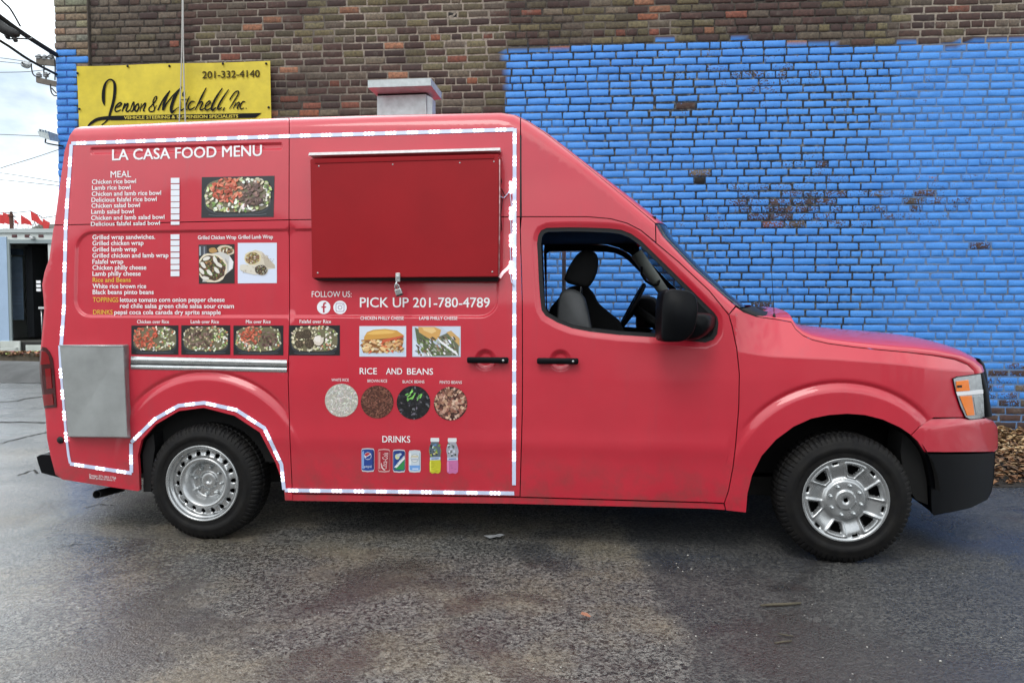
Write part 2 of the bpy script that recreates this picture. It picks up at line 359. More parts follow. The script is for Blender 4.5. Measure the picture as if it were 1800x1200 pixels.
def sheet(P, holes, fn, off=0.0, flange=.022, grid=.035, loops=True):
    """curved sheet over polygon P (u,z) with holes; returns MB"""
    pts = []; edges = []
    def addloop(L):
        b = len(pts); pts.extend(L); edges.extend([(b+i, b+(i+1) % len(L)) for i in range(len(L))])
    addloop(P)
    for h in holes: addloop(h)
    A = np.array(P); lo = A.min(0); hi = A.max(0)
    cand = []
    nx = max(2, int((hi[0]-lo[0])/grid)); nz = max(2, int((hi[1]-lo[1])/grid))
    for i in range(1, nx):
        for j in range(1, nz): cand.append((lo[0]+(hi[0]-lo[0])*(i+.25*(j % 2))/nx, lo[1]+(hi[1]-lo[1])*j/nz))
    # rows of points hugging the outline (for rolled edges)
    for g in (.006, .014, .026, .045, .07):
        cand += inset(P, g)
    e0 = np.array([pts[a] for a, b in edges]); e1 = np.array([pts[b] for a, b in edges]); ed = e1-e0; el = (ed**2).sum(1)+1e-12
    good = []
    for q in cand:
        ok = in_poly(q[0], q[1], P) and not any(in_poly(q[0], q[1], h) for h in holes)
        if not ok: continue
        qa = np.array(q); t = np.clip(((qa-e0)*ed).sum(1)/el, 0, 1)
        if (((e0+ed*t[:, None])-qa)**2).sum(1).min() > .003**2: good.append(q)
    if loops:
        ls0 = []; ls1 = []
        for Lp in LOOPS:
            ids = []
            for q in Lp:
                k = -1
                if lo[0] < q[0] < hi[0] and lo[1] < q[1] < hi[1] and in_poly(q[0], q[1], P) and not any(in_poly(q[0], q[1], h) for h in holes):
                    qa = np.array(q); t = np.clip(((qa-e0)*ed).sum(1)/el, 0, 1)
                    if (((e0+ed*t[:, None])-qa)**2).sum(1).min() > .0025**2: k = len(pts); pts.append(q)
                ids.append(k)
            op = Lp is not None and len(Lp) == 40
            for i in range(len(ids)-(1 if op else 0)):
                a, b = ids[i], ids[(i+1) % len(ids)]
                if a >= 0 and b >= 0: edges.append((a, b)); ls0.append(pts[a]); ls1.append(pts[b])
        if ls0:
            l0 = np.array(ls0); ld = np.array(ls1)-l0; ll = (ld**2).sum(1)+1e-12; g2 = []
            for q in good:
                qa = np.array(q); t = np.clip(((qa-l0)*ld).sum(1)/ll, 0, 1)
                if (((l0+ld*t[:, None])-qa)**2).sum(1).min() > .009**2: g2.append(q)
            good = g2
    pts += good
    vs, es, fs, ov, oe, of = geometry.delaunay_2d_cdt([Vector(p) for p in pts], edges, [], 0, 1e-5)
    mb = MB(); base = mb.add([(v.x, fn(v.x, v.y)+off, v.y) for v in vs], [])
    mb.nrm = []; e_ = .0015
    for v in vs:
        nn = np.array([(fn(v.x+e_, v.y)-fn(v.x-e_, v.y))/(2*e_), -1.0, (fn(v.x, v.y+e_)-fn(v.x, v.y-e_))/(2*e_)])
        nn[0] = max(-4, min(4, nn[0])); nn[2] = max(-4, min(4, nn[2])); mb.nrm.append(nn/np.linalg.norm(nn))
    nb = {}
    for f in fs:
        c = sum((vs[i] for i in f), Vector((0, 0)))/len(f)
        if in_poly(c.x, c.y, P) and not any(in_poly(c.x, c.y, h) for h in holes):
            f = list(f)
            if area([(vs[i].x, vs[i].y) for i in f]) < 0: f.reverse()
            mb.f.append(tuple(f)); mb.sm.append(True); mb.mi.append(0)
            for i in range(len(f)):
                a, b = f[i], f[(i+1) % len(f)]; nb[(a, b)] = 1
    if flange > 0:
        for (a, b) in list(nb):
            if (b, a) not in nb:
                p, q = mb.v[a], mb.v[b]
                mb.add([p, q, (q[0], q[1]+flange, q[2]), (p[0], p[1]+flange, p[2])], [(0, 3, 2, 1)])
                dn = np.array([q[2]-p[2], 0, -(q[0]-p[0])]); dn /= np.linalg.norm(dn)+1e-9; mb.nrm += [dn]*4
    return mb
def panel(name, px, m, parent=van, holes=(), off=0.0, ins=.0028, flange=.022, grid=.035, fn=None, loops=True, step=14, dark=False):
    P = [surf(*q)[::2] for q in dense(px, step)]
    if ins: P = inset(P, ins)
    H = [[surf(*q)[::2] for q in dense(h, step)] for h in holes]
    mb = sheet(P, H, fn or dfun, off, flange, grid, loops)
    o = mb.build(name, m, parent, recalc=False)
    o.data.normals_split_custom_set_from_vertices([tuple(n) for n in mb.nrm])
    return o

S1 = [(112,395.5),(300,391),(508,386.5),(914.5,381)]
ARCH_R = [(246,862),(245,830),(243,800),(249,774),(273,747),(314,723),(358,717),(412,731),(456,760),(484,814),(495,845),(499,864),(500,879)]
ARCH_F = [(1312,901),(1314.7,867),(1322.5,835.6),(1339.6,801),(1364.5,773),(1395.6,750),(1426.7,736),(1457.8,729.8),(1489,727.6),(1520,729.8),(1551,737.6),(1582,751.6),(1601,764.6)]
P_quarter = [(110,843)]+REAR[1:15]+[(93,404),(95,396)]+S1[:3]+[(509,480),(509,557),(506.5,667),(509.5,767),(514,867),(514,879)]+ARCH_R[::-1]+[(242,863.5)]
P_slide = [S1[2],S1[3],(914.5,404),(918,526),(918.5,660),(918,725),(914,872.5),(514,867),(509.5,767),(506.5,667),(509,557),(509,480)]
P_up1 = [(95,395.5),(104,330),(113,265),(122,238),(131,226),(140,223.5),(300,216),(508.5,207.7)]+[S1[2],S1[1],S1[0]]
P_up2 = [(508.5,207.7),(640,204),(780,201),(880,199),(905,203),(915,208),(914.5,381),S1[2]]
DSEAM = [(916.5,381),(1033,381),(1073,384.5),(1102.7,392.5),(1126.7,405),(1153,427),(1193,460.5),(1246.7,511),(1281,553)]
P_cab = [(915,208),(930,215),(960,235),(1020,283),(1090,340),(1152,392.5),(1153,426.5)]+DSEAM[4::-1]
P_apil = [(1152.5,393.5),(1166,416),(1220,472),(1273,520),(1293,537.5),(1281,553)]+DSEAM[7:4:-1]
DOOR_R = [(1281,553),(1287,574),(1295,612),(1299.6,656),(1298.6,716),(1293,783),(1288.5,821),(1280.6,862),(1273,884)]
P_door = DSEAM[:-1]+DOOR_R+[(1240,882.5),(914,873),(918,725),(918.5,660),(918,526),(914.5,404)]
HOODS = [(1391.5,566),(1399,578.6),(1412,589.7),(1428,597),(1456,603.6),(1500.7,609.6),(1545,614.4),(1595.8,619),(1640,624.5),(1678,631.5),(1700,640.4),(1711.4,650.5),(1713.6,657.8)]
P_fend = DOOR_R[::-1][:-1]+[(1281,553),(1293.5,539),(1307,548),(1330,556.5),(1364,561)]+HOODS+[(1721,660),(1727,734),(1690,733.5),(1641,734),(1616,750),(1601,764.6)]+ARCH_F[::-1][1:]+[(1276,897)]
P_bump = [(1601,765),(1616,750),(1633,735.6),(1690,734),(1732,734.5),(1746,741),(1752,750),(1753.5,781),(1752,789.5),(1746,793.5),(1624.6,794.5),(1613,776)]
P_low = [(1626,797),(1700,796.5),(1748.7,795),(1747,830),(1746,845),(1742,864),(1734.7,878),(1706.7,892),(1681,898),(1641,905.6),(1636.7,901),(1635,848),(1630,815)]
P_rock = [(514,868),(914,874),(1240,883.5),(1273,885),(1276,897),(1240,894.5),(900,886),(500,880.5),(501,874)]

red = M['red']
near = []
near.append(panel('quarter_panel', P_quarter, red, step=9))
near.append(panel('upper_panel', P_up1, red)); near.append(panel('upper_panel', P_up2, red))
near.append(panel('cab_side_panel', P_cab, red)); near.append(panel('windscreen_pillar', P_apil, red, step=8))
fender_fn = dfun
near.append(panel('front_fender', P_fend, red, step=9))
slide = panel('sliding_door', P_slide, red); near.append(slide)
door = panel('front_door', P_door, red, holes=[WINO], step=8); near.append(door)
near.append(panel('rocker_sill', P_rock, red, off=.006, grid=.05, loops=False))
bumper = panel('front_bumper', P_bump, red, off=-.012, step=8, fn=lambda u, z: d_base(z)+d_front(u)+.03*sstep(.75, .83, z), loops=False); near.append(bumper)
lowb = panel('lower_bumper', P_low, M['black_plastic'], off=-.004, step=8, fn=lambda u, z: d_base(z)+d_front(u), loops=False); near.append(lowb)
# window trim (ring) and corner sail
P_o = [tuple(p) for p in WIN2]; P_i = inset(P_o, .022)
P_o2 = inset(P_o, -.004)
wt = sheet(P_o2, [P_i], lambda u, z: dfun(u, z)+.001, 0, .03, .02, False).build('window_trim', M['trim'], door, recalc=False)
sail = panel('window_corner_panel', [(1205,498),(1232,526),(1255,549),(1262,560),(1260,587),(1250,597),(1225,600),(1208,560)], M['black_plastic'], door, off=.004, ins=0)
# inner door trims
dt = panel('door_lining', P_door, M['dark'], door, holes=[[(x, y) for x, y in WINO]], off=.05, ins=.012, flange=.02, loops=False)
# far side: the same panels mirrored across the van
far_hole = [(u-.10 if u < 2.2 else u, z) for u, z in inset(P_o, .004)]
P_dr = inset([surf(*q)[::2] for q in dense(P_door, 8)], .0028)
far_hole = [(max(u, min(p[0] for p in P_dr)+.025), z) for u, z in far_hole]
fdm = sheet(P_dr, [far_hole], dfun, 0, .022, .06, False)
fd = fdm.build('front_door', red, van, recalc=False); fd.scale = (1, -1, 1); fd.location = (0, W, 0)
fl_ = sheet(inset(P_dr, .012), [far_hole], lambda u, z: d_smooth(u, z)+.05, 0, .02, .06, False).build('door_lining', M['dark'], fd, recalc=False)
for o in near:
    if o is door: continue
    c = o.copy(); COL.objects.link(c); c.parent = van; c.scale = (1, -1, 1); c.location = (0, W, 0)

# ---- lofts across the van between an edge on the near side and its mirror
def loft(name, E, bulge=0.0, crown=0.0, m=red, parent=van, n=24, pw=1.0, eu=None, uprof=None, build=True, y_in=0.0):
    vs = []; fs = []; k = len(E)
    for j in range(n+1):
        t = j/n; t = .5-.5*math.cos(PI*t); g = (4*t*(1-t))**pw
        for i, (u, d, z) in enumerate(E):
            b = bulge[i] if hasattr(bulge, '__len__') else bulge; c = crown[i] if hasattr(crown, '__len__') else crown
            vs.append((u+b*g, d+(W-2*d)*t, z+c*g))
    for j in range(n):
        for i in range(k-1): fs.append((j*k+i, j*k+i+1, (j+1)*k+i+1, (j+1)*k+i))
    mb = MB(); mb.add(vs, fs, None, True)
    return mb.build(name, m, parent) if build else mb
def edge3(px, fn=dfun, off=0.0, step=12): return [hit_it(*q, fn, 16, off) for q in dense(px, step, False)]
loft('roof', [(u, d_base(z)+R_ROOF, z-.001) for u, z, R in [e for e in edge[len(REAR)-1:len(REAR)+len(ROOF)-2]]], 0, .045, pw=.6)
loft('roof_front', edge3([(905,203),(930,215),(960,235),(1020,283),(1090,340),(1152,392)], lambda u, z: d_base(z)+d_roll(u, z)), [.125*min(1, i/24) for i in range(60)], [.045-.025*min(1, i/24) for i in range(60)], pw=.6)
AE = edge3([(1153,394),(1166,416),(1220,472),(1273,520),(1300,541)], lambda u, z: d_base(z)+R_A+.0, step=10)
loft('windscreen', AE, .12, .015, M['glass'], pw=.6)
loft('rear_end', [(u+.004, d_base(z)+R_REAR, z) for u, z, R in edge[:len(REAR)]], -.04, 0, pw=.5)
# hood
HE = edge3(HOODS, step=9)
HEk = [(1281,553),(1293.5,539),(1307,548),(1330,556.5),(1364,561)]
cw = edge3([(1330,556.5),(1364,561),(1391.5,566)], step=12)
hood_fn = lambda E: None
nH = len(HE)
HE2 = [(u, d+.004, z+.002) for u, d, z in cw]+[(u, d+.004, z+.002) for u, d, z in HE]
nb = len(HE2); bl = []; cr = []
for i in range(nb):
    s = i/(nb-1); bl.append(.02+.18*s**1.5); cr.append(.085*(1-max(0, (s-.72)/.28)**2*.75) if s > .1 else .03+.5*s)
hood = loft('hood', HE2, bl, cr, red, pw=.52, n=36)
loft('cowl', [(u, d+.01, z-.01) for u, d, z in edge3([(1293,541),(1310,549),(1335,557.5)], step=10)], .20, .03, M['trim'], pw=.5)
# grille & fronts
ge = edge3([(1716,654),(1724,690),(1730,734)], lambda u, z: d_base(z)+d_front(u))
mb = loft('grille', [(u+.01, d+.015, z) for u, d, z in ge], .16, 0, None, pw=.5, build=False)
gr = mb.build('grille', M['black_plastic'], van)
sm = MB()   # black surround bar that stands proud of the lamp
ge2 = edge3([(1722.4,633),(1729,643),(1733,660),(1736,690),(1737,702),(1735.5,733)], lambda u, z: d_base(z)+d_front(u))
loft('grille_surround', [(u-.008, d+.03, z) for u, d, z in ge2], .13, 0, M['black_plastic'], pw=.5)
loft('bumper_front', edge3([(1731,734.5),(1746,741),(1752,750),(1753.5,781),(1752,789.5),(1746,793.5)], lambda u, z: d_base(z)+d_front(u)-.012+.03*sstep(.75, .83, z)), .05, 0, red, pw=.6, parent=bumper)
loft('lower_bumper_front', edge3([(1748.7,795),(1747,830),(1746,845),(1742,864),(1734.7,878),(1706.7,892),(1681,898),(1641,905.6)], lambda u, z: d_base(z)+d_front(u)-.004), .05, 0, M['black_plastic'], pw=.6, parent=lowb)

# headlight (near + mirrored)
P_hl = [(1674.5,666),(1682,662.5),(1700,660.5),(1722,657),(1724.5,676),(1727,700),(1728.5,730),(1723,734),(1704,735.5),(1696,732),(1687,713),(1679,688)]
hf = lambda u, z: d_base(z)+d_front(u)
hl = panel('headlight', P_hl, M['lamp_clear'], off=-.012, ins=0, fn=hf, loops=False, step=6)
rim_ = panel('lamp_gasket', [(x+(x-1702)*.035, y+(y-697)*.035) for x, y in P_hl], M['trim'], hl, off=-.008, ins=0, fn=hf, loops=False, step=6)
panel('amber_lens', [(1678.5,669.5),(1700,667),(1702.5,686),(1679.5,687)], M['amber'], hl, off=-.016, ins=0, fn=hf, loops=False, step=6)
panel('amber_lens', [(1684.5,695.5),(1706,694.5),(1711,728.5),(1698,729.5)], M['amber'], hl, off=-.016, ins=0, fn=hf, loops=False, step=6)
panel('lamp_divider', [(1679,688.5),(1726,684),(1726.5,691),(1681,694.5)], M['white_vinyl'], hl, off=-.0145, ins=0, fn=hf, loops=False, step=6)
panel('lamp_marker', [(1680,676.5),(1688.5,676),(1688.5,680),(1680,680.5)], M['trim'], hl, off=-.018, ins=0, fn=hf, loops=False, step=6)
panel('lamp_reflector_bowl', [(1709,697),(1721,695),(1723,727),(1714,728)], M['alu'], hl, off=-.0145, ins=0, fn=hf, loops=False, step=6)
c = copy_tree(hl, van); c.scale = (1, -1, 1); c.location = (0, W, 0)
# tail light, wraps the rear corner
tl = panel('taillight', [(75,609),(82,611),(88,618),(93.5,630),(96,650),(98,680),(100.5,715),(79,717),(76.5,700),(71.5,660),(70.5,640),(71,620)], M['lens_dark'], off=-.006, ins=0, loops=False, step=5)
panel('red_lens', [(74,616),(82,618),(87,626),(90,639),(73,641)], M['lens_red'], tl, off=-.010, ins=0, loops=False, step=5)
panel('red_lens', [(81,648),(90.5,647),(93.5,682),(84,683)], M['lens_red'], tl, off=-.010, ins=0, loops=False, step=5)
panel('red_lens', [(76.5,693),(94,692),(96,711),(79,713)], M['lens_red'], tl, off=-.010, ins=0, loops=False, step=5)
c = copy_tree(tl, van); c.scale = (1, -1, 1); c.location = (0, W, 0)
# small round reflector
u, d, z = surf(106.4, 773); mb = MB(); mb.lathe([(0, -.012), (.016, -.012), (.022, -.004), (.022, .01)], 24)
o = mb.build('reflector', M['trim'], van, None); o.location = (u, d, z)
# rear bumper step
rb = MB(); uR = surf(95, 815)[0]; zt = VF.hit(75, 790, .3)[1]; zb = VF.hit(75, 826, .3)[1]
u_o = VF.hit(66, 790, .15)[0]
prof = [(uR+.02, zt), (u_o+.03, zt), (u_o, zt-.015), (u_o+.008, zt-.05), (u_o+.03, zb+.02), (uR, zb-.02)]
vs = []; ys = [.14, .2, 1.76, 1.82]
for yy, q in zip(ys, (.5, 1, 1, .5)):
    for a, b in prof: vs.append((uR+.02+(a-uR-.02)*(q if False else 1), yy, b))
k = len(prof); fs = [tuple(range(k)), tuple(range(3*k+k-1, 3*k-1, -1))]
for j in range(3):
    for i in range(k): fs.append((j*k+i, j*k+(i+1) % k, (j+1)*k+(i+1) % k, (j+1)*k+i))
rb.add(vs, fs); rbo = rb.build('rear_bumper', M['black_plastic'], van)
sp = MB(); sp.box(u_o+.03, uR, .2, 1.76, zt+.001, zt+.012, bev=.004); sp.build('step_tread', M['galv'], rbo)
# exhaust
p0 = np.array([*VF.hit(170, 868.5, .16)]); p1 = np.array([*VF.hit(215, 857, .55)])
ex = MB(); a = np.array([p0[0], .16, p0[1]]); b = np.array([p1[0], .55, p1[1]]); t = (b-a)
n_ = 20; ax = t/np.linalg.norm(t); s1 = np.cross(ax, [0, 0, 1]); s1 /= np.linalg.norm(s1); s2 = np.cross(ax, s1); vs = []
for pos, r in ((b, .026), (a, .026), (a, .021), (a+ax*.12, .021)):
    for q in range(n_): vs.append(pos+r*(math.cos(2*PI*q/n_)*s1+math.sin(2*PI*q/n_)*s2))
fs = [(j*n_+q, j*n_+(q+1) % n_, (j+1)*n_+(q+1) % n_, (j+1)*n_+q) for j in range(3) for q in range(n_)]+[tuple(3*n_+q for q in range(n_))]
ex.add(vs, fs, None, True); ex.build('exhaust_pipe', M['trim'], van)

# ---- wheels
def tyre(R, rr, wid):
    prof = [(rr-.012, .06), (rr-.004, .010), (rr+.008, .002), (rr+.02, .006), (rr+.035, 0), (rr+.038, -.003), (rr+.05, -.004), (rr+.06, -.006), (rr+.064, -.003), (R-.045, -.001), (R-.04, .002), (R-.028, .008), (R-.014, .018), (R-.004, .034), (R, .05), (R, .078), (R-.008, .082), (R-.008, .09), (R, .094), (R, wid-.05), (R-.014, wid-.018), (R-.045, wid), (rr, wid-.01), (rr-.012, wid-.05)]
    n = 288; vs = []; fs = []; m = len(prof)
    for k in range(n):
        q = 2*PI*k/n; ph = k % 4
        for j, (r, y) in enumerate(prof):
            if R-.035 < r and j not in (16, 17):
                if ph == 3 or (ph == 0 and j in (12, 13) and (k//4) % 2): r -= .008; 
            vs.append((r*math.cos(q), y, r*math.sin(q)))
    for k in range(n):
        for j in range(m-1): fs.append((k*m+j, k*m+j+1, ((k+1) % n)*m+j+1, ((k+1) % n)*m+j))
    mb = MB(); mb.add(vs, fs, None, False)
    for i in range(len(mb.sm)): mb.sm[i] = (i % (m-1)) < 10
    return mb
def rim_front():
    R0 = .232; n = 216
    rs = [.013,.014,.03,.047,.05,.054,.062,.075,.088,.1,.104,.109,.115,.12,.126,.13,.135,.14,.145,.15,.155,.16,.165,.17,.175,.18,.185,.19,.194,.2,.206,.212,.217,.22,.226,.230,.232,.232,.228]
    yb = {}
    def y0(r):
        if r < .052: return -.004+.010*(r/.052)*0+ (0.012 if r < .0135 else 0)
        if r < .1: return .006
        if r < .125: return .006+.022*sstep(.1, .125, r)
        if r < .2: return .028-.020*sstep(.125, .2, r)
        if r < .213: return .008
        if r < .222: return .008-.010*sstep(.213, .222, r)
        return -.002
    vs = []; fs = []; m = len(rs)
    def win(q, r):
        a = (math.degrees(q)-15.6+30) % 60-30
        wa = (a*PI/180*r); half = .022+.45*(r-.15)
        return max(abs(wa)-half, .136-r, r-.196)
    def slot(q, r):
        a = (math.degrees(q)-45.6+30) % 60-30; return max(abs(a*PI/180*r)-.017, .198-r, r-.211)
    for k in range(n):
        q = 2*PI*k/n
        for j, r in enumerate(rs):
            y = y0(r)
            if .1 < r < .215:
                w = win(q, r)
                y += -.010*math.exp(-((w-.010)/.006)**2)+.018*sstep(.004, -.006, w)
                y += .008*sstep(.004, 0, slot(q, r))
            if j == m-2: y = .012
            if j == m-1: y = .06
            vs.append((r*math.cos(q), y, r*math.sin(q)))
    for k in range(n):
        for j in range(m-1):
            q = 2*PI*(k+.5)/n; r = .5*(rs[j]+rs[j+1])
            if r > .1 and r < .215 and (win(q, r) < -.006 or slot(q, r) < -.001): continue
            fs.append((k*m+j, k*m+j+1, ((k+1) % n)*m+j+1, ((k+1) % n)*m+j))
    mb = MB(); mb.add(vs, fs, None, True); return mb
def rim_rear():
    n = 216; prof = [(.0,.078),(.008,.078),(.010,.074),(.046,.074),(.05,.078),(.054,.086),(.062,.088),(.098,.088),(.102,.086),(.112,.060),(.125,.034),(.135,.018),(.142,.012),(.149,.012),(.155,.018),(.160,.030),(.166,.035),(.172,.037),(.178,.039),(.184,.041),(.190,.042),(.196,.042),(.2,.040),(.203,.030),(.207,.022),(.213,.020),(.216,.012),(.219,.002),(.223,-.004),(.229,-.006),(.233,-.002),(.234,.006),(.228,.05)]
    vs = []; fs = []; m = len(prof)
    hole = lambda q, r: math.hypot(((math.degrees(q)-4+10) % 20-10)*PI/180*.180, r-.180)
    for k in range(n):
        q = 2*PI*k/n
        for r, y in prof: vs.append((r*math.cos(q), y+(.006*sstep(.018, .013, hole(q, r)) if .15 < r < .2 else 0), r*math.sin(q)))
    for k in range(n):
        for j in range(m-1):
            q = 2*PI*(k+.5)/n; r = .5*(prof[j][0]+prof[j+1][0])
            if .155 < r < .2 and hole(q, r) < .0135: continue
            fs.append((k*m+j, k*m+j+1, ((k+1) % n)*m+j+1, ((k+1) % n)*m+j))
    mb = MB(); mb.add(vs, fs, None, True); return mb
def nut_mb():
    mb = MB(); mb.lathe([(0, -.020), (.006, -.019), (.009, -.014), (.009, .0), (.0125, .003), (.0125, .008)], 12); return mb
def wheel(w, front):
    wh = empty('wheel', (w[0], -.012, w[1])); wh.parent = van
    t = tyre(w[2], .232, .235).build('tyre', M['rubber'], wh)
    r = (rim_front() if front else rim_rear()).build('rim', M['rim'], wh)
    back = MB(); back.lathe([(0, .115), (.225, .115), (.228, .06)], 64); back.build('brake_drum', M['dark'], wh)
    nm = nut_mb()
    for k in range(8):
        q = R_(22.5+45*k+ (8 if front else 12)); rr = .084
        if k == 0: n0 = nm.build('lug_nut', M['alu'], wh); nn = n0
        else: nn = n0.copy(); COL.objects.link(nn); nn.parent = wh
        nn.location = (rr*math.cos(q), .004 if front else .083, rr*math.sin(q))
    return wh
for w, fr in ((RW, False), (FW, True)):
    wh = wheel(w, fr)
    c = copy_tree(wh, van); c.scale = (1, -1, 1); c.location = (w[0], W+.012, w[1])

# ---- wheel housings, chassis, cab interior (all dark)
for w, R in ((RW, .50), (FW, .515)):
    for y0, y1 in ((.035, .55), (W-.55, W-.035)):
        hb = MB(); vs = []; fs = []; n = 28
        for k in range(n+1):
            q = PI*(.03+.94*k/n)
            for y in (y0, y1): vs.append((w[0]+R*math.cos(q), y, w[1]+R*math.sin(q)))
        for k in range(n): fs.append((2*k, 2*k+1, 2*k+3, 2*k+2))
        yb = y1 if y0 < 1 else y0
        b = len(vs); vs.append((w[0], yb, w[1]))
        for k in range(n): i0 = 2*k+(1 if y0 < 1 else 0); fs.append((i0, i0+2, b))
        hb.add(vs, fs); hb.build('wheel_housing', M['dark'], van, recalc=False)
cb = MB()
cb.box(.55, 3.12, .10, W-.10, .27, .36); cb.box(-1.0, -.52, .10, W-.10, .36, .46)
cb.box(-.95, 4.3, .62, .74, .22, .34); cb.box(-.95, 4.3, W-.74, W-.62, .22, .34)
cb.tube([(RW[0], .2, RW[1]), (RW[0], W-.2, RW[1])], .05, 12); cb.tube([(FW[0], .2, FW[1]), (FW[0], W-.2, FW[1])], .04, 12)
cb.box(1.2, 2.4, .35, .58, .20, .30, bev=.03)
cb.build('chassis', M['under'], van)
# plastic splash guard ahead of the front wheel, flap behind the rear wheel arch
panel('splash_guard', [(1601,766),(1613,777),(1626,797),(1631,815),(1636,850),(1637,890),(1620,884),(1607,862),(1600,830),(1597,800)], M['dark'], off=.12, ins=0, flange=.2, fn=lambda u, z: d_base(z), loops=False)
panel('mud_flap', [(250,776),(262,764),(266,790),(262,830),(261,866),(247,866),(247,830),(245,800)], M['trim'], off=.03, ins=0, flange=.12, fn=lambda u, z: d_base(z), loops=False)
ui = VF.hit(930, 500, .1)[0]
inn = MB()
inn.box(ui-.10, ui-.06, .17, W-.17, .36, 2.40)           # bulkhead behind the seats
inn.box(ui-.06, 3.12, .12, W-.12, .33, .36)            # floor
zroof = VF.hit(1000, 396, .1)[1]
inn.box(-.98, ui-.1, .04+.10, .16+.02, .46, 2.40); inn.box(-.98, ui-.1, W-.18, W-.14, .46, 2.40)
inn.box(ui-.06, 2.70, .14, W-.14, zroof+.03, zroof+.05)     # headliner
inn.build('cab_lining', M['dark'], van)
for nm_, P_ in (('pillar_lining', P_apil), ('pillar_lining', P_cab)):
    o = panel(nm_, P_, M['dark'], off=.024, ins=.0, flange=0, loops=False); c = o.copy(); COL.objects.link(c); c.parent = van; c.scale = (1, -1, 1); c.location = (0, W, 0)
zs = VF.hit(1100, 590, .1)[1]
db = MB(); u0 = VF.hit(1190, 560, .6)[0]
prof = [(u0-.10, zs-.30), (u0-.10, zs-.06), (u0-.02, zs+.06), (u0+.12, zs+.10), (u0+.55, zs-.02), (u0+.62, zs-.5)]
vs = [(a, y, b) for y in (.12, W-.12) for a, b in prof]; k = len(prof)
db.add(vs, [tuple(range(k)), tuple(range(2*k-1, k-1, -1))]+[(i, (i+1) % k, k+(i+1) % k, k+i) for i in range(k)], None)
db.build('dashboard', M['trim'], van)
# far windscreen-pillar trim with its grab handle
def vloc(x, y, d): u, z = VF.hit(x, y, d); return np.array([u, d, z])
tp = MB()
for a, b, w0, w1 in ((vloc(1118, 445, 1.72), vloc(1172, 520, 1.66), .05, .04),):
    t = b-a; t /= np.linalg.norm(t); s = np.cross(t, [0, 1, 0]); s /= np.linalg.norm(s)
    vs = []
    for p, w_ in ((a, w0), (b, w1)):
        for sx, sy in ((-1, 0), (-.6, -.03), (.6, -.03), (1, 0), (.6, .05), (-.6, .05)): vs.append(p+s*w_*sx+np.array([0, sy, 0]))
    tp.add(vs, [tuple(range(5, -1, -1)), tuple(range(6, 12))]+[(i, (i+1) % 6, 6+(i+1) % 6, 6+i) for i in range(6)], None, True)
tpo = tp.build('pillar_trim', M['trim_grey'], van)
gh = MB(); g = [vloc(1128, 470, 1.66), vloc(1128, 482, 1.62), vloc(1136, 494, 1.61), vloc(1147, 501, 1.61), vloc(1156, 500, 1.62), vloc(1159, 493, 1.66)]
gh.tube(g, .011, 8); gh.build('grab_handle', M['trim'], tpo)
# seats
def lump(pts_w, y0, y1, edge=.03):
    """cushion: side outline [(u,z)] swept across y0..y1 with rounded flanks"""
    P = pts_w; n = len(P); cx = sum(p[0] for p in P)/n; cz = sum(p[1] for p in P)/n
    st = [(y0, .82), (y0+edge*.35, .94), (y0+edge, 1.0), (y1-edge, 1.0), (y1-edge*.35, .94), (y1, .82)]
    vs = [(cx+(u-cx)*s, y, cz+(z-cz)*s) for y, s in st for u, z in P]
    fs = [tuple(range(n)), tuple(range(5*n+n-1, 5*n-1, -1))]
    for j in range(5):
        for i in range(n): fs.append((j*n+i, j*n+(i+1) % n, (j+1)*n+(i+1) % n, (j+1)*n+i))
    mb = MB(); mb.add(vs, fs, None, True); return mb
def round_poly(P, k=4):
    out = []
    n = len(P)
    for i in range(n):
        p, q, r = np.array(P[i-1]), np.array(P[i]), np.array(P[(i+1) % n])
        a = q+(p-q)*.35; b = q+(r-q)*.35
        for j in range(k+1): t = j/k; out.append(tuple((1-t)**2*a+2*t*(1-t)*q+t*t*b))
    return out
def seat(px_back, px_head, d0, d1, m_back, m_head, px_side=None):
    dm = d0+.02
    bk = [VF.hit(x, y, dm) for x, y in px_back]; hd = [VF.hit(x, y, dm+.08) for x, y in px_head]
    st = lump(round_poly(bk), d0, d1, .05).build('seat', m_back, van)
    lump(round_poly(hd), d0+.08, d1-.08, .06).build('headrest', m_head, st)
    cu = [(bk[-1][0], .62), (bk[-1][0]+.5, .62), (bk[-1][0]+.52, .80), (bk[-1][0]+.1, .80)]
    lump(round_poly([(min(p[0] for p in bk)+.05, .6), (min(p[0] for p in bk)+.55, .6), (min(p[0] for p in bk)+.57, .80), (min(p[0] for p in bk)+.1, .76)]), d0, d1, .05).build('seat_cushion', m_head, st)
    ps = MB()
    for yy in ((d0+d1)/2-.07, (d0+d1)/2+.07): ps.tube([(sum(p[0] for p in hd)/len(hd)-.02, yy, min(p[1] for p in hd)-.08), (sum(p[0] for p in hd)/len(hd)-.01, yy, sum(p[1] for p in hd)/len(hd))], .007, 8)
    ps.build('headrest_post', M['alu'], st)
    return st
H1 = [(991,490),(998,470),(1012,448),(1022,440),(1036,438),(1048,444),(1052,455),(1051,470),(1045,488),(1037,500),(1030,506),(1010,500),(995,496)]
seat([(979,600),(978,560),(980,530),(985,514),(992,508),(1006,507),(1020,513),(1028,525),(1036,560),(1044,605)], H1, .38, .86, M['seat_grey'], M['seat_black'])
seat([(962,610),(963,545),(980,525),(1000,503),(1030,500),(1044,515),(1052,533),(1075,552),(1092,565),(1105,610)], [(1004,492),(1008,460),(1030,446),(1046,462),(1044,492)], 1.12, 1.6, M['seat_black'], M['seat_black'])
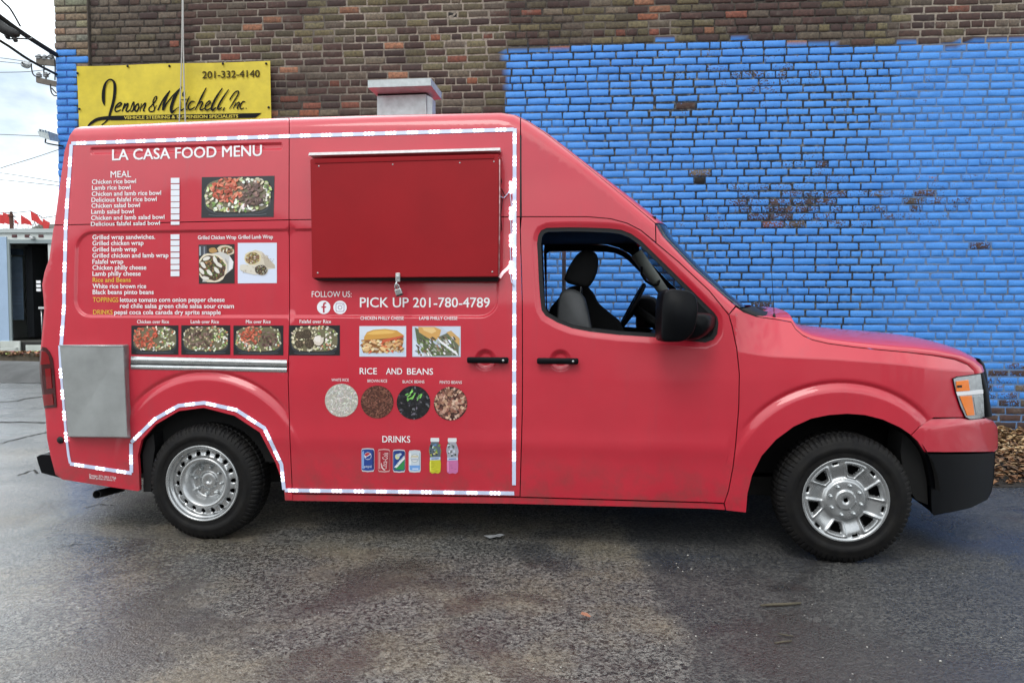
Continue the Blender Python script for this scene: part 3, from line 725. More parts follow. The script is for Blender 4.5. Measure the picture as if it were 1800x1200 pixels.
# steering wheel
c0 = vloc(1110, 541, 1.36); sw = MB(); ax = np.array([-.88, 0, .47]); s1 = np.array([0, 1., 0]); s2 = np.cross(ax, s1)
circ = [c0+.19*(math.cos(2*PI*k/40)*s1+math.sin(2*PI*k/40)*s2) for k in range(41)]
sw.tube(circ, .017, 8, cap=False)
for a in (0, 120, 240): sw.tube([c0-ax*.03, c0+.18*(math.cos(R_(a+90))*s1+math.sin(R_(a+90))*s2)], .016, 8)
sw.tube([c0-ax*.02, c0-ax*.4+np.array([.0, 0, -.05])], .04, 10)
sw.build('steering_wheel', M['trim'], van)
# thin white upright bar just outside the far window
bp = MB(); a = vloc(990, 435, 1.84); b = vloc(991, 600, 1.88); bp.box(a[0]-.016, a[0]+.016, W+.02, W+.04, b[2], a[2]+.03); bp.build('far_window_post', M['white_vinyl'], van)

# ---- door mirror
mr = MB()
def secpoly(px, d): return [np.array([*VF.hit(x, y, d)]) for x, y in px]
MIRO = round_poly([(1160,513),(1176,507.5),(1204,510),(1217,518.5),(1222,545),(1214,585),(1196,600.5),(1160,601),(1155.5,590),(1157,545)], 4)
n = len(MIRO); vs = []
for d, s in ((-.30, .93), (-.285, .985), (-.24, 1.0), (-.14, 1.0), (-.10, .92), (-.09, .8)):
    P = [VF.hit(x, y, -.22) for x, y in MIRO]; cx = sum(p[0] for p in P)/n; cz = sum(p[1] for p in P)/n
    for u, z in P: vs.append((cx+(u-cx)*s+(d+.2)*-.12, d, cz+(z-cz)*s))
fs = [tuple(range(n)), tuple(range(5*n+n-1, 5*n-1, -1))]
for j in range(5):
    for i in range(n): fs.append((j*n+i, j*n+(i+1) % n, (j+1)*n+(i+1) % n, (j+1)*n+i))
mr.add(vs, fs, None, True)
mo = mr.build('side_mirror', M['black_plastic'], door)
fb = MB()   # folding base
FO = round_poly([(1206,548),(1226,549),(1250,551),(1258,558),(1257,575),(1246,588),(1228,597),(1205,597)], 4); n = len(FO); vs = []
P = [VF.hit(x, y, -.06) for x, y in FO]; cx = sum(p[0] for p in P)/n; cz = sum(p[1] for p in P)/n
for d, s in ((-.20, .75), (-.17, .93), (-.13, 1.0), (-.02, 1.02), (.03, 1.05)):
    for u, z in P: vs.append((cx+(u-cx)*s+(d+.02)*.25, d, cz+(z-cz)*s))
fs = [tuple(range(n)), tuple(range(4*n+n-1, 4*n-1, -1))]
for j in range(4):
    for i in range(n): fs.append((j*n+i, j*n+(i+1) % n, (j+1)*n+(i+1) % n, (j+1)*n+i))
fb.add(vs, fs, None, True); fb.build('mirror_base', M['black_plastic'], mo)
c = copy_tree(mo, van); c.scale = (1, -1, 1); c.location = (0, W, 0)

# ---- door handles
for (cx, x0, x1, y0, y1), par in (((853, 821.5, 894.5, 627, 638.5), slide), ((985, 944, 1017, 628.5, 640), door)):
    a = VF.hit(x0, y0, -.02); b = VF.hit(x1, y1, -.02); hm = MB()
    hm.box(a[0], b[0], -.045, -.018, b[1], a[1], bev=.010, smooth=True)
    hm.box(a[0]+.01, a[0]+.05, -.02, .02, b[1]+.006, a[1]-.006, bev=.005); hm.box(b[0]-.06, b[0]-.01, -.02, .02, b[1]+.004, a[1]-.004, bev=.005)
    h = hm.build('door_handle', M['black_plastic'], par)
    km = MB(); km.lathe([(0, -.048), (.006, -.048), (.007, -.044)], 16); k = km.build('key_lock', M['rim'], h); k.location = (b[0]-.03, 0, (a[1]+b[1])/2)
# ---- fuel filler/slot between light strip and cab
sm_ = MB(); vs = []
for y in range(238, 386, 8):
    for x in (914.0, 916.6): u, d, z = surf(x, y); vs += [(u, d-.0025, z), (u, d+.02, z)]
k = len(vs)//4; sm_.add(vs, [(4*i, 4*i+2, 4*i+6, 4*i+4) for i in range(k-1)]+[(4*i, 4*i+4, 4*i+5, 4*i+1) for i in range(k-1)]+[(4*i+2, 4*i+3, 4*i+7, 4*i+6) for i in range(k-1)])
sm_.build('door_slot', M['trim'], van)
# ---- rub rail
for k, (ya, yb, bul) in enumerate((((626,632.5), (638.5,644), .014), ((640.5,645.8), (648.5,654.2), .008))):
    vs = []; fs = []
    for i in range(13):
        f = i/12; x = 230+(504-230)*f; y0_ = ya[0]+(ya[1]-ya[0])*f; y1_ = yb[0]+(yb[1]-yb[0])*f
        for j in range(9):
            g = j/8; yy = y0_+(y1_-y0_)*g; vs.append(surf(x, yy, -.003-bul*math.sin(PI*g)))
    for i in range(12):
        for j in range(8): fs.append((i*9+j, i*9+j+1, (i+1)*9+j+1, (i+1)*9+j))
    m_ = MB(); m_.add(vs, fs, None, True); m_.build('rub_rail', M['alu'], van)
panel('rail_backing', [(229.5,638.5),(504.5,643.5),(504.5,647),(229.5,641.5)], M['trim'], off=-.002, ins=0, loops=False, flange=.01)
# ---- stainless cover box on the rear quarter
fr = [surf(x, y, -.055) for x, y in [(105,607.5),(217,608),(224,768),(119.5,766.8)]]
bk = [surf(x, y, .004) for x, y in [(106.5,605.5),(227,605),(230.6,770),(121,768)]]
sb = MB(); sb.add(fr+bk, [(3,2,1,0),(0,1,5,4),(1,2,6,5),(2,3,7,6),(3,0,4,7)])
bm = bmesh.new(); vv = [bm.verts.new(p) for p in sb.v]
for f in sb.f: bm.faces.new([vv[i] for i in f])
bmesh.ops.bevel(bm, geom=[e for e in bm.edges if not e.is_boundary], offset=.003, segments=2, affect='EDGES')
sb = MB(); bm.verts.index_update(); sb.add([v.co for v in bm.verts], [[v.index for v in f.verts] for f in bm.faces]); bm.free()
sbo = sb.build('steel_cover', M['steel'], van)
tp_ = MB(); a0 = fr[0]; a1 = fr[1]; tp_.tube([np.array(a0)+(0, -.002, .001), np.array(a1)+(0, -.002, .001)], .004, 6); tp_.build('cover_hem', M['alu'], sbo)

# ---- roof vent
vy = .62; a = VF.hit(663, 201, vy); b = VF.hit(749, 166, vy); vd = .18
vm = MB(); zb0 = a[1]-.10
vm.box(a[0], b[0], vy, vy+vd, zb0, b[1]); vto = vm.build('roof_vent', M['galv'], van)
cm = MB(); l = VF.hit(646.5, 142, vy-.10); r = VF.hit(757.5, 141, vy-.10); zb_ = VF.hit(700, 152.5, vy-.10)[1]
x0, x1, yf, yb = l[0], r[0], vy-.10, vy+vd+.05; zt_ = l[1]; t_ = .004
cm.box(x0, x1, yf, yf+t_, zb_, zt_); cm.box(x0, x1, yb-t_, yb, zb_, zt_)
cm.box(x0, x0+t_, yf+t_, yb-t_, zb_, zt_); cm.box(x1-t_, x1, yf+t_, yb-t_, zb_, zt_)
cm.box(x0, x1, yf, yb, zt_+.0005, zt_+.003)
zi = b[1]+.012
vs = [(x0, yf, zb_-.001), (x1, yf, zb_-.001), (x1, yb, zb_-.001), (x0, yb, zb_-.001), (a[0]-.004, vy+.01, zi), (b[0]+.004, vy+.01, zi), (b[0]+.004, vy+vd-.01, zi), (a[0]-.004, vy+vd-.01, zi)]
cm.add(vs, [(0,1,5,4),(1,2,6,5),(3,0,4,7),(2,3,7,6)])
cm.build('vent_cap', M['galv'], vto)
gp = MB(); gp.box(a[0]+.004, b[0]-.004, vy+.004, vy+vd-.004, b[1]+.0005, b[1]+.011); gp.build('vent_gap', M['dark'], vto)
sd_ = MB(); fl0 = b[0]
vs = [(fl0+.002, vy+.02, zb0), (fl0+.03, vy+.03, zb0), (fl0+.03, vy+.15, zb0), (fl0+.002, vy+.17, zb0), (fl0+.002, vy+.02, b[1]), (fl0+.03, vy+.06, b[1]-.01), (fl0+.03, vy+.15, b[1]-.01), (fl0+.002, vy+.17, b[1])]
sd_.add(vs, [(0,1,5,4),(1,2,6,5),(2,3,7,6),(4,5,6,7)]); sd_.build('vent_side_flap', M['galv'], vto)

# ---- serving hatch
hz = [VF.hit(x, y, -.02) for x, y in [(544.5,279.3),(877,270.5),(876.5,486.5),(550,489)]]
hm = MB(); yf_ = [-.015, -.015, -.035, -.035]; yb_ = [dfun(u, z)+.004 for u, z in hz]
fr = [(hz[i][0], yf_[i], hz[i][1]) for i in range(4)]; bk = [(hz[i][0], yb_[i], hz[i][1]) for i in range(4)]
bm = bmesh.new(); vv = [bm.verts.new(p) for p in fr+bk]
for f in [(3,2,1,0),(4,5,6,7),(0,1,5,4),(1,2,6,5),(2,3,7,6),(3,0,4,7)]: bm.faces.new([vv[i] for i in f])
bmesh.ops.bevel(bm, geom=bm.edges[:], offset=.004, segments=2, affect='EDGES'); bm.verts.index_update()
hm.add([v.co for v in bm.verts], [[v.index for v in f.verts] for f in bm.faces]); bm.free()
hatch = hm.build('serving_hatch', M['hatch_red'], van)
# folded top lip of the hatch
lp = MB(); A = VF.hit(553, 281, -.02); B = VF.hit(868, 273.5, -.02); A2 = VF.hit(553, 287, -.02); B2 = VF.hit(868, 278.5, -.02)
lp.add([(A[0], -.0145, A[1]), (B[0], -.0145, B[1]), (B2[0], -.0175, B2[1]), (A2[0], -.0175, A2[1]), (A[0], -.021, A[1]), (B[0], -.021, B[1]), (B2[0], -.020, B2[1]), (A2[0], -.020, A2[1])], [(0,1,2,3),(7,6,5,4),(0,4,5,1),(1,5,6,2),(2,6,7,3),(3,7,4,0)])
lp.build('hatch_lip', M['hatch_red'], hatch)
hg = MB(); P0 = [surf(x, y, 0) for x, y in [(549,271.5),(881,263),(881,268.5),(549,277)]]
hg.add([(p[0], p[1]+.003, p[2]) for p in P0]+[(p[0], p[1]-(.05 if i < 2 else .065), p[2]) for i, p in enumerate(P0)], [(0,1,2,3),(7,6,5,4),(0,4,5,1),(1,5,6,2),(2,6,7,3),(3,7,4,0)])
hg.build('hinge_rail', mat('chalky_white_metal', (.62,.60,.60), .5, var=.25, vscale=40), hatch)
ss = MB(); P0 = [VF.hit(x, y, -.02) for x, y in [(551,489.5),(877,487),(873,494.5),(556,493)]]  # dark strip standing in for the shadow under the hatch
ss.add([(P0[0][0], -.02, P0[0][1]), (P0[1][0], -.02, P0[1][1]), (P0[2][0], .0, P0[2][1]), (P0[3][0], .0, P0[3][1]), (P0[0][0], .07, P0[0][1]), (P0[1][0], .07, P0[1][1]), (P0[2][0], .07, P0[2][1]), (P0[3][0], .07, P0[3][1])], [(0,1,2,3),(7,6,5,4),(0,4,5,1),(1,5,6,2),(2,6,7,3),(3,7,4,0)])
ss.build('hatch_shadow_strip', M['trim'], hatch)
he = MB(); he.tube([(hz[1][0]+.003, -.012, hz[1][1]-.03), (hz[1][0]+.004, -.020, (hz[1][1]+hz[2][1])/2), (hz[2][0]+.003, -.030, hz[2][1])], .0035, 6); he.build('hatch_edge', mat('chipped_white_paint', (.62,.50,.50), .6, var=.75, vscale=30, var_col=(.25,.02,.03)), hatch)
for x_, y_ in ((560,292),(690,289),(808,286),(868,284),(560,480),(866,478)):
    q_ = VF.hit(x_, y_, -.02); rv = MB(); rv.lathe([(0, -.004), (.004, -.003), (.0055, 0)], 10); o = rv.build('rivet', M['rim'], hatch); o.location = (q_[0], -.015-.02*(292-y_ if y_ > 400 else 0)/-196, q_[1])
lt = MB(); a = VF.hit(695.5, 480, -.04); b = VF.hit(703.5, 489, -.04)
lt.box(a[0], b[0], -.044, -.036, b[1]-.02, a[1], bev=.002); lt.box(a[0]+.004, b[0]-.004, -.05, -.044, b[1]+.0, a[1]-.012, bev=.002)
lt.tube([(a[0]+.013, -.05, b[1]-.015), (a[0]+.006, -.065, b[1]-.035), (a[0]+.016, -.05, b[1]-.055)], .005, 8)
lt.build('hasp', M['alu'], hatch)
# padlock hanging from the hasp
pl = MB(); pc = VF.hit(702, 513, -.03)
pl.box(-.020, .020, -.011, .011, -.018, .018, bev=.005)
plk = pl.build('lock_body', M['rim'])
root = empty('padlock', VF.world((pc[0], -.045, pc[1])), VYAW); root.rotation_euler = (0, R_(-18), VYAW)
tag(root, 'small steel padlock hanging below the dark red hatch', 'padlock'); plk.parent = root
sh = MB(); sh.tube([(-.012, 0, .015), (-.012, 0, .034), (-.006, 0, .046), (.004, 0, .048), (.012, 0, .036), (.012, 0, .015)], .0035, 8); s_ = sh.build('shackle', M['alu'], root)
rb_ = MB(); rb_.box(-.021, .021, -.012, .012, -.024, -.0185, bev=.003); rb_.build('rubber_bumper', M['trim'], root)

# ---- LED strips
def led_strip(px, modules=True, wid=.0218, lift=.004, name='led_strip', jit=0, start=.035, pitch=.132):
    pts = [surf(x, y) for x, y in dense(px, 8, False)]
    pts = [np.array(p) for p in pts]
    seg = [0.0]
    for i in range(1, len(pts)): seg.append(seg[-1]+np.linalg.norm(pts[i]-pts[i-1]))
    mb = MB(); vs = []; fs = []
    for i, p in enumerate(pts):
        t = pts[min(i+1, len(pts)-1)]-pts[max(i-1, 0)]; t = np.array([t[0], 0, t[2]]); t /= np.linalg.norm(t); s = np.array([-t[2], 0, t[0]])
        a = p+s*wid/2; b = p-s*wid/2
        da = dfun(a[0], a[2]); db_ = dfun(b[0], b[2]); da = min(da, p[1]+.02); db_ = min(db_, p[1]+.02)
        vs += [(a[0], da-lift, a[2]), (b[0], db_-lift, b[2]), (a[0], da+.003, a[2]), (b[0], db_+.003, b[2])]
    for i in range(len(pts)-1):
        q = 4*i; fs += [(q, q+1, q+5, q+4), (q+2, q, q+4, q+6), (q+1, q+3, q+7, q+5)]
    mb.add(vs, fs); o = mb.build(name, M['led_tape'], van)
    S = start; first = None
    while S+.075 < seg[-1]:
        i = int(np.searchsorted(seg, S+.033))-1; i = max(0, min(i, len(pts)-2))
        f = (S+.033-seg[i])/(seg[i+1]-seg[i]); p = pts[i]*(1-f)+pts[i+1]*f
        t = pts[i+1]-pts[i]; t /= np.linalg.norm(t); s = np.cross(t, [0, 1, 0]); s /= np.linalg.norm(s); nrm = np.cross(s, t); nrm *= -1 if nrm[1] > 0 else 1
        m_ = MB()
        for k in (-1, 0, 1):
            c = t*.0225*k
            e = 0 if not jit else random.uniform(-.004, .004)
            vs_ = []
            for dn, hw, hh in ((.0, .0060, .0092), (.0035, .0060, .0092), (.0052, .0046, .0078)):
                for sx, sy in ((-1,-1),(1,-1),(1,1),(-1,1)): vs_.append(c+t*hw*sx+s*(hh*sy+e)+nrm*dn)
            m_.add(vs_, [(8,9,10,11)]+[(j*4+q, j*4+(q+1) % 4, (j+1)*4+(q+1) % 4, (j+1)*4+q) for j in (0, 1) for q in range(4)])
        lo = m_.build('led_module', M['led'], o); lo.location = tuple(p+nrm*(lift+.0005))
        S += pitch
    return o
led_strip([(126,252.5),(500,240),(903,228)])
led_strip([(904.8,226),(904.5,380),(904.3,480),(903.6,852)], start=.03)
led_strip([(904,866.5),(700,863.5),(501,861)][::-1], start=.02, pitch=.137)
led_strip([(125.9,254),(123,297),(119,350),(116,403),(114.7,457),(113.3,510),(113,541),(109.5,587),(108,606)], start=.08)
led_strip([(105.2,607),(106.5,640),(108.5,667),(113,720),(117,768),(121,800),(123.8,814)], start=.14, wid=.015)
led_strip([(123.8,814.5),(178,823),(232,831)], start=.03, pitch=.14)
led_strip([(231.5,830),(230.7,779)], start=.05)
led_strip([(231,777),(272.6,736.3),(314.5,712.5),(359,707.5),(415.6,720),(465,752),(495,816),(499.5,860)], start=.03, pitch=.137)
# loose LED string hanging beside the hatch corner
ls = MB(); L_ = [(878,358),(882,352),(888,346),(897,340)]
lw = [surf(x, y, -.012) for x, y in [(896,318),(899,330),(897,345),(899,360),(897,378),(898,395),(899,420),(897,440),(898,460),(897,480),(899,495),(904,503)]]
ls.tube(lw, .003, 6); ls.tube([surf(x, y, -.014) for x, y in [(877,341),(880,346),(886,348),(893,340),(897,334)]], .0035, 6)
lso = ls.build('led_wire', M['led_tape'], van)
lm = MB()
for y in (322,330,337,367,375,383,415,423,431,462,470,478):
    p = surf(898, y, -.014); lm.box(p[0]-.010, p[0]+.010, p[1]-.006, p[1]+.004, p[2]-.010, p[2]+.010, bev=.004)
lm.build('led_module', M['led'], lso)
tb = MB(); tb.tube([surf(x, y, -.02) for x, y in [(878,488),(884,479),(893,471),(897,466)]], .009, 8); tb.build('light_tube', mat('lit_tube', (.9,.8,.85), .4, emit=(1,.75,.8), estr=.6), lso)
bw = MB()
for q in ([(877,300),(882,318),(879,330),(883,352),(880,380),(882,405)], [(880,330),(884,337),(888,345)]): bw.tube([surf(x, y, -.006) for x, y in q], .0025, 6)
bw.build('cable', M['trim'], lso)

# ---- wipers and aerial
wm = MB(); wm.tube([vloc(1312, 546, .25), vloc(1330, 541, .5), vloc(1352, 547, .7), vloc(1362, 556, .62)], .012, 6); wm.tube([vloc(1322, 549, .2), vloc(1345, 551, .35), vloc(1368, 557, .5)], .015, 6)
wm.build('wiper', M['trim'], van)
am = MB(); p = np.array(surf(1362, 560)); am.tube([p+(0, .02, 0), p+(0, .02, .03)], [.012, .006], 8); am.tube([p+(0, .02, .03), p+(-.02, .03, .34)], .0018, 5)
am.build('aerial', M['trim'], van)
# ================================================================== LETTERING AND PRINTS ON THE TRUCK
CAPH = 1.0
def text_mesh(items):
    """[(string, bold)] -> list of (verts2d, faces) normalised: x 0..1, y in cap heights"""
    obs = []
    for s, bold in items:
        cu = bpy.data.curves.new('lettering', 'FONT'); cu.body = s; cu.size = 1; cu.resolution_u = 3; cu.fill_mode = 'FRONT'
        o = bpy.data.objects.new('lettering', cu); COL.objects.link(o); obs.append(o)
    bpy.context.view_layer.update(); dg = bpy.context.evaluated_depsgraph_get(); out = []
    for o in obs:
        me = bpy.data.meshes.new_from_object(o.evaluated_get(dg))
        v = np.array([(p.co.x, p.co.y) for p in me.vertices]); f = [tuple(p.vertices) for p in me.polygons]
        cap = CAPH
        v[:, 0] = (v[:, 0]-v[:, 0].min())/(v[:, 0].max()-v[:, 0].min()); v[:, 1] /= cap
        out.append((v, f)); bpy.data.meshes.remove(me)
    for o in obs:
        cu = o.data; bpy.data.objects.remove(o); bpy.data.curves.remove(cu)
    return out
CAPH = float(text_mesh([('H', 0)])[0][0][:, 1].max())
Wt, Ye = 'white_vinyl', 'yellow_vinyl'
T = [  # text, x0, base0, x1, base1, cap, vinyl, boldness, part name
 ('LA CASA FOOD MENU',197.3,282,460,274,18.7,Wt,.016,'menu_heading'),
 ('MEAL',194.5,312.3,230.5,311.4,11.2,Wt,.008,'menu_heading'),
 ('Chicken rice bowl',161.8,323.5,239,322,7.6,Wt,.018,'menu_line'),('Lamb rice bowl',161.8,334,229.5,332.8,7.6,Wt,.018,'menu_line'),
 ('Chicken and lamb rice bowl',161.5,344.7,283,342.6,7.6,Wt,.018,'menu_line'),('Delicious falafel rice bowl',161,355.2,275.3,353.4,7.6,Wt,.018,'menu_line'),
 ('Chicken salad bowl',161,365.4,246,364.1,7.6,Wt,.018,'menu_line'),('Lamb salad bowl',160.6,375.9,235.2,375,7.6,Wt,.018,'menu_line'),
 ('Chicken and lamb salad bowl',160.3,386.8,289,384.9,7.6,Wt,.018,'menu_line'),('Delicious falafel salad bowl',160,397.2,281,395.3,7.0,Wt,.018,'menu_line'),
 ('Grilled wrap sandwiches.',162.6,420.8,272.6,420,7.8,Wt,.018,'menu_line'),('Grilled chicken wrap',162.6,431.3,252.2,430.6,7.8,Wt,.018,'menu_line'),
 ('Grilled lamb wrap',162.6,442.2,240.2,441.6,7.8,Wt,.018,'menu_line'),('Grilled chicken and lamb wrap',162.6,453,296,452.3,7.8,Wt,.018,'menu_line'),
 ('Falafel wrap',162.6,463.7,216.6,463.3,7.8,Wt,.018,'menu_line'),('Chicken philly cheese',162.7,474.2,257,473.7,7.8,Wt,.018,'menu_line'),
 ('Lamb philly cheese',162.7,484.8,247.2,484.5,7.8,Wt,.018,'menu_line'),('Rice and Beans',163,495.8,229.8,495.5,7.8,Ye,.014,'menu_line'),
 ('White rice brown rice',163,506.7,256.8,506.6,7.8,Wt,.018,'menu_line'),('Black beans pinto beans',163,517,270,517,7.8,Wt,.018,'menu_line'),
 ('TOPPINGS',163.2,530.7,208,531,8.2,Ye,.006,'menu_line'),('lettuce tomato corn onion pepper cheese',211.2,530.6,394.7,530.4,7.8,Wt,.018,'menu_line'),
 ('red chile salsa green chile salsa sour cream',211,541.3,411,541.6,7.8,Wt,.018,'menu_line'),
 ('DRINKS',163.7,552.2,198,552.4,7.8,Ye,.006,'menu_line'),('pepsi coca cola canada dry sprite snapple',201,552.2,388,552.4,7.6,Wt,.018,'menu_line'),
 ('Grilled Chicken Wrap',348,420.8,415,420.2,6.6,Wt,.014,'photo_caption'),('Grilled Lamb Wrap',418.8,419.9,479.7,419.4,6.6,Wt,.014,'photo_caption'),
 ('Chicken over Rice',241,568.3,297,568.2,6,Wt,.012,'photo_caption'),('Lamb over Rice',335.3,568.2,384.7,568.3,6,Wt,.012,'photo_caption'),
 ('Mix over Rice',432.3,568.2,475.7,568.2,6,Wt,.012,'photo_caption'),('Falafel over Rice',526.6,567.8,581.9,568,6,Wt,.012,'photo_caption'),
 ('FOLLOW US:',548,521.9,618,522,10,Wt,.004,'menu_heading'),('PICK UP 201-780-4789',632.8,539.8,860.8,540,16.8,Wt,.010,'phone_number'),
 ('CHICKEN PHILLY CHEESE',633.8,561.9,709.8,562,5.8,Wt,.010,'photo_caption'),('LAMB PHILLY CHEESE',737,561.9,804,562,5.8,Wt,.010,'photo_caption'),
 ('RICE',632.3,657.3,662.5,657.5,10.8,Wt,.008,'menu_heading'),('AND',678.6,657.6,706.8,657.8,10.8,Wt,.008,'menu_heading'),('BEANS',715.6,657.9,761.2,658.2,10.8,Wt,.008,'menu_heading'),
 ('WHITE RICE',582.7,669.9,613,670.2,5,Wt,.004,'photo_caption'),('BROWN RICE',646,671.6,680.6,671.8,5,Wt,.004,'photo_caption'),
 ('BLACK BEANS',707.7,673,746,673.2,5,Wt,.004,'photo_caption'),('PINTO BEANS',773,674,811.8,674.3,5,Wt,.004,'photo_caption'),
 ('DRINKS',672.2,777,721,777.4,11.2,Wt,.010,'menu_heading'),
 ('Design 571-203-7756',157,836.5,204,841.5,3.8,Wt,.006,'fine_print'),('Best price is ours !!',157.5,840.6,202,845.4,3.8,Wt,.006,'fine_print'),
]
tms = text_mesh([(t[0], t[7]) for t in T])
for (s, x0, b0, x1, b1, cap, vin, bold, nm), (v, f) in zip(T, tms):
    mb = MB(); vs = []
    S_ = [surf(x0+(x1-x0)*a, b0+(b1-b0)*a-b*cap) for a, b in v]
    dl = min(d-d_smooth(u, z) for u, d, z in S_)-.0024     # vinyl bridges the pressed grooves
    for a, b in v: vs.append(hit_it(x0+(x1-x0)*a, b0+(b1-b0)*a-b*cap, d_smooth, 16, dl))
    s_ = bold*cap*.0033*1.35
    for i, (a, c) in enumerate(((-1, -.6), (1, -.6), (-1, .6), (1, .6)) if bold > .005 else ((0, 0),)):
        mb.add([(p[0]+a*s_, p[1]-i*4e-5, p[2]+c*s_) for p in vs], f)
    mb.build(nm, M[vin], van, recalc=False)
PATCH = [None]
def patch(x0, y0, x1, y1):
    '''stiff flat sticker plane over the panel between two photo corners'''
    S_ = np.array([surf(x0+(x1-x0)*i/6, y0+(y1-y0)*j/6) for i in range(7) for j in range(7)])
    A = np.stack([np.ones(49), S_[:, 0], S_[:, 2]], 1); k = np.linalg.lstsq(A, S_[:, 1], rcond=None)[0]
    r = (S_[:, 1]-A@k).min()
    PATCH[0] = lambda u, z: k[0]+k[1]*u+k[2]*z+r-.0015
def flat(x, y, off=0.0): return hit_it(x, y, PATCH[0], 16, off)
def decal(mb, px, col, layer, off=0.0):
    P = [flat(x, y, -off-layer*3e-5) for x, y in px]; mb.add(P, [tuple(range(len(P)))], col)
def ell(cx, cy, a, b, th=0, n=10, j=.0):
    c, s = math.cos(th), math.sin(th); out = []
    for k in range(n):
        q = -2*PI*k/n; r = 1+random.uniform(-j, j); x, y = a*r*math.cos(q), b*r*math.sin(q); out.append((cx+x*c-y*s, cy+x*s+y*c))
    return out
# white price stickers
for x0, x1, rows in ((300.2, 315.4, [(460,495),(502,536),(540,577),(580,615),(620,655),(660,695),(701,735),(747,769)]), (299.9, 315.4, [(832,865),(872,905),(910,945),(952,985),(992,1027),(1033,1065),(1073,1108)])):
    for a, b in rows:
        y0, y1 = 190+a/3.75, 190+b/3.75; mb = MB(); patch(x0, y0, x1, y1); decal(mb, [(x0, y0+.2), (x0, y1+.2), (x1, y1), (x1, y0)], (.72,.74,.80), 0, .003); mb.build('price_sticker', M['print'], van, recalc=False)
# social icons
for kind, cx, cy in (('f', 569, 540), ('cam', 597.7, 540.2)):
    mb = MB(); patch(cx-12, cy-12, cx+12, cy+12); decal(mb, ell(cx, cy, 11.8, 11.8, 0, 32), (.78,.79,.84), 0)
    dk = (.42,.02,.05) if kind == 'f' else (.30,.22,.33)
    if kind == 'f': decal(mb, [(573.5,531.5),(571,531),(568.5,532.5),(567.6,535.5),(567.6,538.3),(565,538.3),(565,541),(567.6,541),(567.6,549.5),(570.6,549.5),(570.6,541),(573.2,541),(573.6,538.3),(570.6,538.3),(570.6,535.8),(571.4,534),(573.5,534)], dk, 1)
    else:
        def rr(h, r): 
            o = []
            for sx, sy, a in ((1,1,0),(-1,1,90),(-1,-1,180),(1,-1,270)):
                for k in range(5): q = R_(a+22.5*k); o.append((cx+sx*(h-r)+r*math.cos(q), cy+sy*(h-r)+r*math.sin(q)))
            return o[::-1]
        decal(mb, rr(7.6, 2.6), dk, 1); decal(mb, rr(6.5, 2), (.78,.79,.84), 2); decal(mb, ell(cx, cy, 3.9, 3.9, 0, 20), dk, 3); decal(mb, ell(cx, cy, 2.8, 2.8, 0, 20), (.78,.79,.84), 4); decal(mb, ell(cx+4.2, cy-4.2, .8, .8, 0, 8), dk, 5)
    mb.build('social_icon', M['print'], van, recalc=False)

def vary(c, a=.3):
    k = random.uniform(1-a, 1+a); return tuple(min(1, x*k*random.uniform(.92, 1.08)) for x in c)
CHK = [(.52,.10,.055),(.62,.17,.10),(.45,.075,.04),(.66,.25,.16)]; LAMB = [(.13,.075,.06),(.20,.12,.10),(.09,.05,.042),(.28,.19,.16)]
VEG = [(.66,.64,.46),(.74,.72,.60),(.36,.46,.15),(.55,.60,.30),(.18,.28,.08),(.58,.24,.13),(.78,.75,.66),(.78,.76,.7),(.70,.66,.5),(.08,.09,.05)]
RICE = [(.66,.58,.40),(.72,.66,.5),(.56,.47,.30)]
def photo(name, quad, bg, fill, label=None):
    (ax, ay), (bx, by), (cx, cy), (dx, dy) = quad        # tl, tr, br, bl
    def uv(u, v): return ((ax*(1-u)+bx*u)*(1-v)+(dx*(1-u)+cx*u)*v, (ay*(1-u)+by*u)*(1-v)+(dy*(1-u)+cy*u)*v)
    mb = MB(); L = [0]; patch(ax, ay, cx, cy)
    # backing as a fine grid so that it follows the panel
    n = 1; g = [flat(*uv(i/n, j/n)) for j in range(n+1) for i in range(n+1)]
    mb.add(g, [(j*(n+1)+i, (j+1)*(n+1)+i, (j+1)*(n+1)+i+1, j*(n+1)+i+1) for j in range(n) for i in range(n)], bg)
    def poly(P, col):
        L[0] += 1
        P = [(min(.985, max(.015, u)), min(.98, max(.02, v))) for u, v in P]
        decal(mb, [uv(u, v) for u, v in P], col, L[0]+3)
    def blob(u, v, a, b, th, col, j=.15, n=9):
        A = (bx-ax); Bh = (dy-ay); c, s = math.cos(th), math.sin(th); P = []
        for k in range(n):
            q = -2*PI*k/n; r = 1+random.uniform(-j, j); x, y = a*r*math.cos(q), b*r*math.sin(q)
            P.append((u+(x*c-y*s), v+(x*s+y*c)*A/Bh))
        poly(P, col)
    fill(poly, blob)
    o = mb.build(name, M['print'], van, recalc=False)
    if label: o['label'] = label
    return o
def sup(u, v, cx, cy, a, b, p=3.2): return abs((u-cx)/a)**p+abs((v-cy)/b)**p
